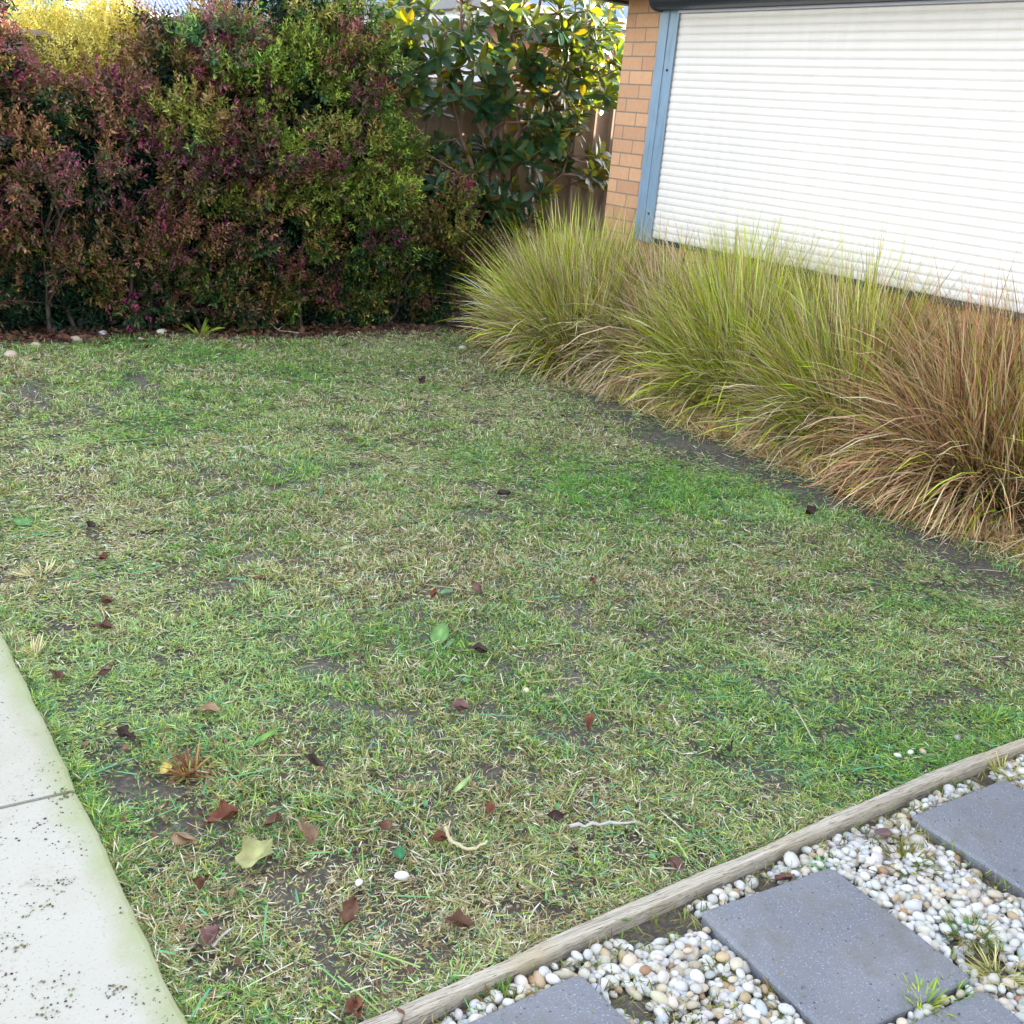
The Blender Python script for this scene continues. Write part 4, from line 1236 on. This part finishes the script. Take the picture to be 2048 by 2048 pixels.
tuft('weed', 1290, 770, 'green grass tuft at the foot of the withered clump', 150, 0.06, GR, 0.0042, 0.12, (0.3, 1.2))
tuft('weed', 1795, 985, 'green weed with an upright leaf on the straw below the tawny clump', 14, 0.07, [(0.16, 0.36, 0.12), (0.22, 0.40, 0.14)], 0.02, 0.015, (0.2, 1.3))
tuft('weed', 1560, 880, 'little bright green weed at the foot of the olive clump', 30, 0.06, GR, 0.008, 0.03, (0.3, 1.3))
tuft('straw_tuft', 85, 1150, 'bleached pale straw tuft on the lawn beside the path', 60, 0.06, [(0.60, 0.55, 0.38), (0.50, 0.42, 0.24)], 0.005, 0.05, (0.4, 1.4), 'straw tuft')
tuft('straw_tuft', 75, 1310, 'pale upright straw tuft close to the path edge', 26, 0.06, [(0.66, 0.58, 0.40), (0.56, 0.46, 0.22)], 0.005, 0.02, (0.1, 0.9), 'straw tuft')
tuft('straw_tuft', 430, 940, 'pale straw tuft in the middle left of the lawn', 34, 0.05, [(0.62, 0.55, 0.40)], 0.005, 0.04, (0.5, 1.4), 'straw tuft')
tuft('straw_tuft', 1215, 985, 'pale straw tuft beside the green patch right of the lawn centre', 30, 0.05, [(0.60, 0.54, 0.36)], 0.005, 0.04, (0.6, 1.4), 'straw tuft')
tuft('fern_scrap', 380, 1548, 'rust brown dried fern scrap on the lawn near the path joint', 90, 0.075, [(0.26, 0.12, 0.05), (0.34, 0.19, 0.08), (0.18, 0.08, 0.04)], 0.005, 0.022, (0.4, 1.5), 'dead plant')

# ---------------------------------------------------------------- fallen leaves
def leaf_obj(name, px, py, size, col, label, wide=0.62, curl=0.35, lobes=0, group=None, z=0.03, rot=None, tilt=0.25, cat='leaf'):
    c = ground(px, py, z)
    z = float(lawn_z(np.array([c[0]]), np.array([c[1]]))[0]) + z
    nx, ny = 11, 7
    g = Geo(); V = []
    ph = rng.uniform(0, 6); cu = curl * rng.uniform(0.7, 1.3)
    for i in range(nx):
        t = i / (nx - 1)
        w = wide * 0.5 * math.sin(math.pi * min(1, t * 0.94 + 0.05)) ** 0.75 * (1 - 0.25 * t)
        if lobes: w *= 1 + 0.28 * math.sin(t * math.pi * lobes + ph)
        for j in range(ny):
            s = (j / (ny - 1) - 0.5) * 2
            x = t - 0.5; y = s * w
            zz = cu * (s * s * w * 1.1 + 0.5 * (t - 0.45) ** 2) + 0.05 * math.sin(7 * t + 3 * s + ph) * curl * 2
            V.append((x * size, y * size, zz * size))
    idx = np.arange(nx * ny).reshape(nx, ny)
    top = np.array(V); bot = top - [0, 0, 0.0006]
    q = np.stack([idx[:-1, :-1], idx[1:, :-1], idx[1:, 1:], idx[:-1, 1:]], -1).reshape(-1, 4)
    b = np.concatenate([idx[0], idx[1:, -1], idx[-1, ::-1][1:], idx[::-1, 0][1:-1]])
    nn = nx * ny
    side = np.stack([b, b + nn, np.roll(b, -1) + nn, np.roll(b, -1)], -1)
    C = np.array(col)[None] * (1 + 0.25 * np.sin(top[:, :1] / size * 9 + ph) * np.cos(top[:, 1:2] / size * 11)) * rng.uniform(0.9, 1.1)
    C[idx[:, ny // 2]] *= 1.25
    g.add(np.concatenate([top, bot]), [q, q[:, ::-1] + nn, side], np.clip(np.concatenate([C, C * 0.9]), 0, 0.9))
    # stalk
    g.tube([(-0.5 * size, 0, top[idx[0, ny // 2]][2]), (-0.62 * size, 0.02 * size, 0.03 * size), (-0.74 * size, 0.06 * size, 0.02 * size)], [0.0011, 0.0009, 0.0007], 5, np.array(col) * 0.8)
    o = g.build(name, M['dead'], smooth=True)
    o.location = (c[0], c[1], z); o.rotation_euler = (rng.normal(0, tilt), rng.normal(0, tilt), rng.uniform(0, 6.28) if rot is None else rot)
    tag(o, label, cat, group)
    return o


BR, MV, RD, DK, TN = (0.17, 0.085, 0.055), (0.24, 0.13, 0.12), (0.22, 0.085, 0.05), (0.075, 0.045, 0.042), (0.38, 0.25, 0.16)
BL = 'brown leaves fallen on the lawn'
FL = [(920, 1422, .055, MV, 'pinkish brown curled leaf on the lawn, above the brown leaf near its middle', 0), (978, 1616, .055, RD, 'reddish brown folded leaf on the lawn centre, above the pale curved strip', 0),
      (625, 1525, .05, DK, 'dark purple brown leaf right of the dried fern scrap', 3), (250, 1468, .06, DK, 'dark crumpled leaf left of the dried fern scrap towards the path', 3),
      (418, 1414, .055, TN, 'pale tan leaf above the dried fern scrap', 0), (1180, 1446, .05, RD, 'small reddish brown leaf on the right half of the lawn', 0),
      (1460, 1494, .05, DK, 'dark brown leaf on the lawn, left of the long pale strand', 3), (920, 1838, .06, BR, 'brown crumpled leaf near the timber edging at the lower middle', 3),
      (884, 1676, .045, RD, 'small red brown leaf just left of the pale curved strip', 0), (445, 1632, .075, RD, 'large red brown leaf below the dried fern scrap', 3),
      (545, 1640, .045, BR, 'small brown leaf beside a pale scrap, above the ivory leaf', 0), (405, 1762, .055, BR, 'brown leaf on the lower left lawn below the ivory leaf', 0),
      (425, 1868, .06, MV, 'mauve brown leaf pair piece on the lower left lawn beside the white stick', 3), (700, 1815, .06, BR, 'brown leaf on the lower lawn between path and timber', 3),
      (715, 2012, .06, RD, 'reddish brown leaf at the bottom edge of the picture', 0), (205, 1250, .06, BR, 'folded brown leaf on the lawn close to the upper path', 3),
      (212, 1196, .05, BR, 'brown leaf above the folded one close to the upper path', 0), (521, 1163, .05, BR, 'brown curled leaf on the left half of the lawn', 0),
      (205, 1105, .045, RD, 'small red brown leaf below the ring shaped curl', 0), (108, 1345, .05, BR, 'brown leaf right beside the path edge', 0),
      (208, 1340, .05, MV, 'mauve leaf a little right of the path edge', 0), (845, 758, .07, DK, 'dark leaf far up the lawn near the hedge', 3),
      (955, 1305, .06, DK, 'dark brown leaf below the large light green leaf', 3), (953, 1188, .07, MV, 'dull mauve leaf right of the blue green leaf', 0),
      (868, 1196, .045, RD, 'small red leaf touching the blue green leaf', 0), (1008, 985, .06, DK, 'small dark leaf on the upper middle lawn', 0),
      (1183, 1172, .045, RD, 'little rust coloured leaf right of the lawn centre', 0), (1677, 985, .07, RD, 'dark red leaf on the bare strip below the tawny clump', 0),
      (1620, 1030, .08, DK, 'blackish leaf on the right lawn below the bare strip', 3), (180, 1045, .05, DK, 'dark ring shaped curled leaf on the left lawn', 0),
      (1350, 1720, .05, MV, 'dull purple leaf near the timber edging', 0), (770, 1655, .045, BR, 'brown leaf left of the pale curved strip', 0),
      (610, 1665, .065, TN, 'greyish tan leaf right of the ivory leaf', 0), (365, 1680, .06, TN, 'long tan leaf left of the ivory leaf', 0),
      (1110, 1625, .045, DK, 'small dark leaf just above the white stick', 0), (800, 2030, .04, BR, 'little brown leaf by the timber at the bottom edge', 0)]
for i_, (x, y, s, c, lab, lb) in enumerate(FL): leaf_obj('fallen_leaf', x, y, s, c, lab, lobes=lb + 2 * (i_ % 2), group=BL, curl=0.95, tilt=0.4)
GL = 'green and pale leaves on the lawn'
leaf_obj('fallen_leaf', 880, 1275, 0.095, (0.15, 0.28, 0.085), 'large light green leaf on the lawn centre', wide=0.72, curl=0.15, group=GL, tilt=0.25, rot=0.9)
leaf_obj('fallen_leaf', 893, 1192, 0.07, (0.13, 0.26, 0.11), 'blue green leaf on the lawn above the large light green one', curl=0.25, group=GL)
leaf_obj('fallen_leaf', 42, 1038, 0.075, (0.12, 0.27, 0.09), 'mid green leaf near the left edge of the lawn', wide=0.7, curl=0.2, group=GL)
leaf_obj('fallen_leaf', 800, 1703, 0.05, (0.05, 0.20, 0.08), 'dark green glossy leaf on the lower lawn', curl=0.3, group=GL)
leaf_obj('fallen_leaf', 512, 1704, 0.105, (0.42, 0.42, 0.19), 'big ivory yellow withered leaf on the lower left lawn', wide=0.7, curl=0.6, lobes=4, group=GL, rot=0.5)
leaf_obj('fallen_leaf', 330, 1532, 0.045, (0.62, 0.55, 0.16), 'small yellow leaf left of the dried fern scrap', curl=0.4, group=GL)
leaf_obj('fallen_leaf', 535, 1470, 0.085, (0.18, 0.33, 0.07), 'long fresh green leaf above the dark purple one', wide=0.3, curl=0.2, group=GL, rot=0.2)
leaf_obj('fallen_leaf', 925, 1570, 0.075, (0.36, 0.50, 0.20), 'narrow pale green leaf beside the bare soil spot', wide=0.2, curl=0.2, group=GL, rot=0.35)
leaf_obj('fallen_leaf', 1068, 1760, 0.07, (0.36, 0.44, 0.14), 'slim yellow green leaf standing in the grass near the timber', wide=0.16, curl=0.2, group=GL, rot=1.9)
leaf_obj('fallen_leaf', 1245, 1830, 0.05, (0.34, 0.48, 0.16), 'pale green leaf lying against the timber edging', curl=0.2, group=GL)
leaf_obj('fallen_leaf', 1470, 1360, 0.11, (0.15, 0.30, 0.13), 'blue green folded leaf strip on the right half of the lawn', wide=0.2, curl=0.25, group=GL, rot=0.0)
leaf_obj('fallen_leaf', 1805, 1022, 0.1, (0.14, 0.32, 0.10), 'dark green flat leaf below the tawny clump', wide=0.35, curl=0.2, group=GL, rot=0.3)
leaf_obj('fallen_leaf', 455, 690, 0.13, (0.55, 0.60, 0.20), 'yellow withered leaf beside the broad leaved weed', wide=0.5, curl=0.25, group=GL, rot=0.1)
PL = 'brown leaves on the pebbles'
leaf_obj('fallen_leaf', 1570, 1748, 0.055, (0.20, 0.095, 0.08), 'red brown folded leaf between timber and the middle paver', wide=0.7, curl=0.4, group=PL, lobes=3, z=0.022)
leaf_obj('fallen_leaf', 1768, 1658, 0.042, (0.17, 0.10, 0.10), 'grey purple leaf on the pebbles beside the timber', wide=0.8, curl=0.3, group=PL, z=0.022)
leaf_obj('fallen_leaf', 1752, 1733, 0.04, (0.24, 0.12, 0.07), 'rust brown leaf lying in the middle of the pebbles', wide=0.7, curl=0.3, group=PL, z=0.022)

# litter under the hedge and the first clump
n = 3600
x = rng.uniform(0.3, 4.75, n); y = 7.38 + rng.normal(0, 0.15, n) - np.where(x > 3.6, (x - 3.6) * 0.35 * rng.random(n), 0) + 0.12
v = np.stack([x, y, np.abs(rng.normal(0.006, 0.012, n))], -1)
s = rng.uniform(0.025, 0.065, n)
Fr = frames(np.stack([rng.normal(0, 1, n), rng.normal(0, 1, n), rng.normal(0, 0.3, n)], -1), rng.normal(0, 0.5, n)) * (s[:, None] * np.array([1, 1.5, 1.5]))[:, None, :]
c = np.array([(0.13, 0.055, 0.035), (0.18, 0.08, 0.045), (0.08, 0.045, 0.035), (0.24, 0.15, 0.09), (0.16, 0.07, 0.06)])[rng.integers(0, 5, n)] * rng.uniform(0.7, 1.2, (n, 1))
g = Geo(); g.add(*bake(LEAF_V, LEAF_F, Fr, v, c))
n = 260
x = 4.2 + rng.random(n) * 0.5; y = 5.7 + rng.random(n) * 1.4
Fr = frames(np.stack([rng.normal(0, 1, n), rng.normal(0, 1, n), rng.normal(0, 0.3, n)], -1), rng.normal(0, 0.5, n)) * 0.05
g.add(*bake(LEAF_V, LEAF_F, Fr, np.stack([x, y, rng.uniform(0.005, 0.03, n)], -1), np.tile([(0.16, 0.07, 0.04)], (n, 1)) * rng.uniform(0.6, 1.4, (n, 1))))
n = 420                                    # crumbled leaves gathered on the lawn by the path joint
c_ = ground(370, 1580); x = c_[0] + rng.normal(0, 0.22, n); y = c_[1] + rng.normal(0, 0.24, n); k_ = x > 0.53; x, y = x[k_], y[k_]; n = len(x)
Fr = frames(np.stack([rng.normal(0, 1, n), rng.normal(0, 1, n), rng.normal(0, 0.5, n)], -1), rng.normal(0, 0.8, n)) * (rng.uniform(0.006, 0.024, n)[:, None] * np.array([1, 1.7, 1.7]))[:, None, :]
g.add(*bake(LEAF_V, LEAF_F, Fr, np.stack([x, y, lawn_z(x, y) + rng.uniform(0.01, 0.03, n)], -1), np.array([(0.15, 0.07, 0.045), (0.08, 0.05, 0.04), (0.24, 0.13, 0.08), (0.3, 0.2, 0.12)])[rng.integers(0, 4, n)]))
n = 520                                    # scraps between the pebbles
x = rng.uniform(0.55, 3.4, n); y = rng.uniform(0.4, 1.44, n); k_ = ~in_paver(x, y, -0.004) & (y < timber_y(x) - 0.03); x, y = x[k_], y[k_]; n = len(x)
Fr = frames(np.stack([rng.normal(0, 1, n), rng.normal(0, 1, n), rng.normal(0, 0.4, n)], -1), rng.normal(0, 0.8, n)) * (rng.uniform(0.004, 0.017, n)[:, None] * np.array([1, 1.4, 1.4]))[:, None, :]
g.add(*bake(LEAF_V, LEAF_F, Fr, np.stack([x, y, rng.uniform(0.008, 0.022, n)], -1), np.array([(0.13, 0.065, 0.04), (0.07, 0.05, 0.04), (0.26, 0.17, 0.09), (0.24, 0.30, 0.08)])[rng.integers(0, 4, n)]))
n = 1200                                   # small scraps all over the lawn
x, y = scatter_lawn(n, 0.5, 4.4, 1.4, 7.2); n = len(x)
s = rng.uniform(0.008, 0.024, n)
Fr = frames(np.stack([rng.normal(0, 1, n), rng.normal(0, 1, n), rng.normal(0, 0.4, n)], -1), rng.normal(0, 0.6, n)) * (s[:, None] * np.array([1, 1.7, 1.7]))[:, None, :]
c = np.array([(0.15, 0.07, 0.045), (0.09, 0.055, 0.04), (0.30, 0.20, 0.12), (0.20, 0.36, 0.12), (0.5, 0.45, 0.3), (0.14, 0.30, 0.14)])[rng.integers(0, 6, n)]
g.add(*bake(LEAF_V, LEAF_F, Fr, np.stack([x, y, lawn_z(x, y) + rng.uniform(0.012, 0.03, n)], -1), c))
tag(g.build('leaf_litter', M['dead']), 'dead brown leaf litter under the hedge and scraps over the lawn', 'leaf litter', kind='stuff')

# ---------------------------------------------------------------- sticks and stones
def stick(pts, r, label, mat, name='stick', z=0.02):
    P = np.array([ground(x, y, zz) for x, y, zz in pts])
    P = np.concatenate([np.linspace(P[i], P[i + 1], 5)[:-1] for i in range(len(P) - 1)] + [P[-1:]])
    P += rng.normal(0, r * 0.4, P.shape)
    g = Geo(); g.tube(P, np.linspace(r, r * 0.6, len(P)) * (1 + 0.25 * rng.normal(0, 1, len(P)).clip(-1, 1)), 7)
    return tag(g.build(name, mat, smooth=True), label, 'stick')


M['white_stick'] = plain('bleached_wood', (0.38, 0.36, 0.34), 0.8, var=0.3, scale=80, bmp=0.4)
M['strip'] = plain('pale_bark_strip', (0.42, 0.36, 0.22), 0.7, var=0.15, scale=50)
stick([(1140, 1652, 0.02), (1200, 1648, 0.024), (1270, 1642, 0.03)], 0.0045, 'whitish bleached stick lying on the lower middle lawn', M['white_stick'])
stick([(892, 1655, 0.05), (905, 1685, 0.028), (945, 1700, 0.024), (978, 1680, 0.045)], 0.005, 'pale curved bark strip on the lawn below the reddish folded leaf', M['strip'], 'bark_strip')
stick([(425, 1890, 0.02), (465, 1855, 0.03)], 0.003, 'short white stick on the lower left lawn', M['white_stick'])
stick([(1590, 1415, 0.03), (1632, 1488, 0.03)], 0.0022, 'long pale yellow straw stalk on the right half of the lawn', M['strip'], 'straw_stalk')
stick([(505, 600, 0.12), (530, 640, 0.06), (560, 662, 0.02), (625, 668, 0.015)], 0.006, 'bent pale twig leaning out of the hedge foot', M['twig'], 'twig')
stick([(555, 660, 0.02), (592, 632, 0.06)], 0.004, 'thin forked twig end beside the bent one at the hedge foot', M['twig'], 'twig')
stick([(190, 615, 0.12), (225, 590, 0.2)], 0.005, 'short pale twig poking out low on the left hedge', M['twig'], 'twig')
stick([(725, 672, 0.02), (790, 684, 0.02)], 0.005, 'grey twig on the leaf litter in front of the hedge', M['twig'], 'twig')


def stone(px, py, s, col, label, z=0.012):
    c = ground(px, py, z); zz = float(lawn_z(np.array([c[0]]), np.array([c[1]]))[0])
    sh = IV * (1 + 0.13 * np.sin(IV @ rng.normal(0, 2, 3))[:, None]) * [s * 1.3, s * 0.9, s * 0.7]
    g = Geo(); g.add(sh, [IF], np.array(col)); o = g.build('stone', M['pebble'], smooth=True)
    o.location = (c[0], c[1], zz + z); o.rotation_euler = (0, 0, rng.uniform(0, 3)); tag(o, label, 'stone', 'stones lying on the lawn')


W_ = (0.6, 0.59, 0.58)
stone(802, 1746, .013, W_, 'oval white pebble on the lower lawn', 0.02)
stone(718, 1758, .009, W_, 'smaller white pebble left of the oval one', 0.02)
stone(1052, 1384, .009, (0.7, 0.66, 0.5), 'cream pebble beside the bare spot in mid lawn', 0.02)
stone(1797, 1503, .009, W_, 'white pebble on the right lawn near the timber', 0.018)
stone(1824, 1497, .009, (0.62, 0.64, 0.6), 'grey white pebble next to the tan one', 0.018)
stone(1848, 1495, .009, (0.5, 0.34, 0.24), 'tan pebble on the right lawn near the timber', 0.018)
stone(1917, 1468, .011, (0.34, 0.3, 0.34), 'mauve grey stone on the right lawn', 0.018)
stone(207, 668, .028, W_, 'whitest stone at the foot of the left hedge')
stone(324, 669, .03, (0.66, 0.6, 0.48), 'cream stone at the hedge foot left of the broad leaved weed')
stone(152, 680, .038, (0.42, 0.34, 0.25), 'tan stone at the hedge foot, left of the whitest one')
stone(70, 692, .034, (0.6, 0.52, 0.30), 'yellowish stone at the hedge foot near the left edge')
stone(20, 715, .04, (0.52, 0.42, 0.34), 'flat tan stone at the left edge of the far lawn')
stone(282, 680, .02, (0.6, 0.6, 0.56), 'small pale stone at the hedge foot before the cream one')
stone(925, 700, .024, (0.70, 0.7, 0.66), 'pale stone on the lawn edge left of the big round clump', 0.01)
stone(1620, 1812, .012, (0.74, 0.74, 0.7), 'small white chip lying on the middle paver', 0.022)
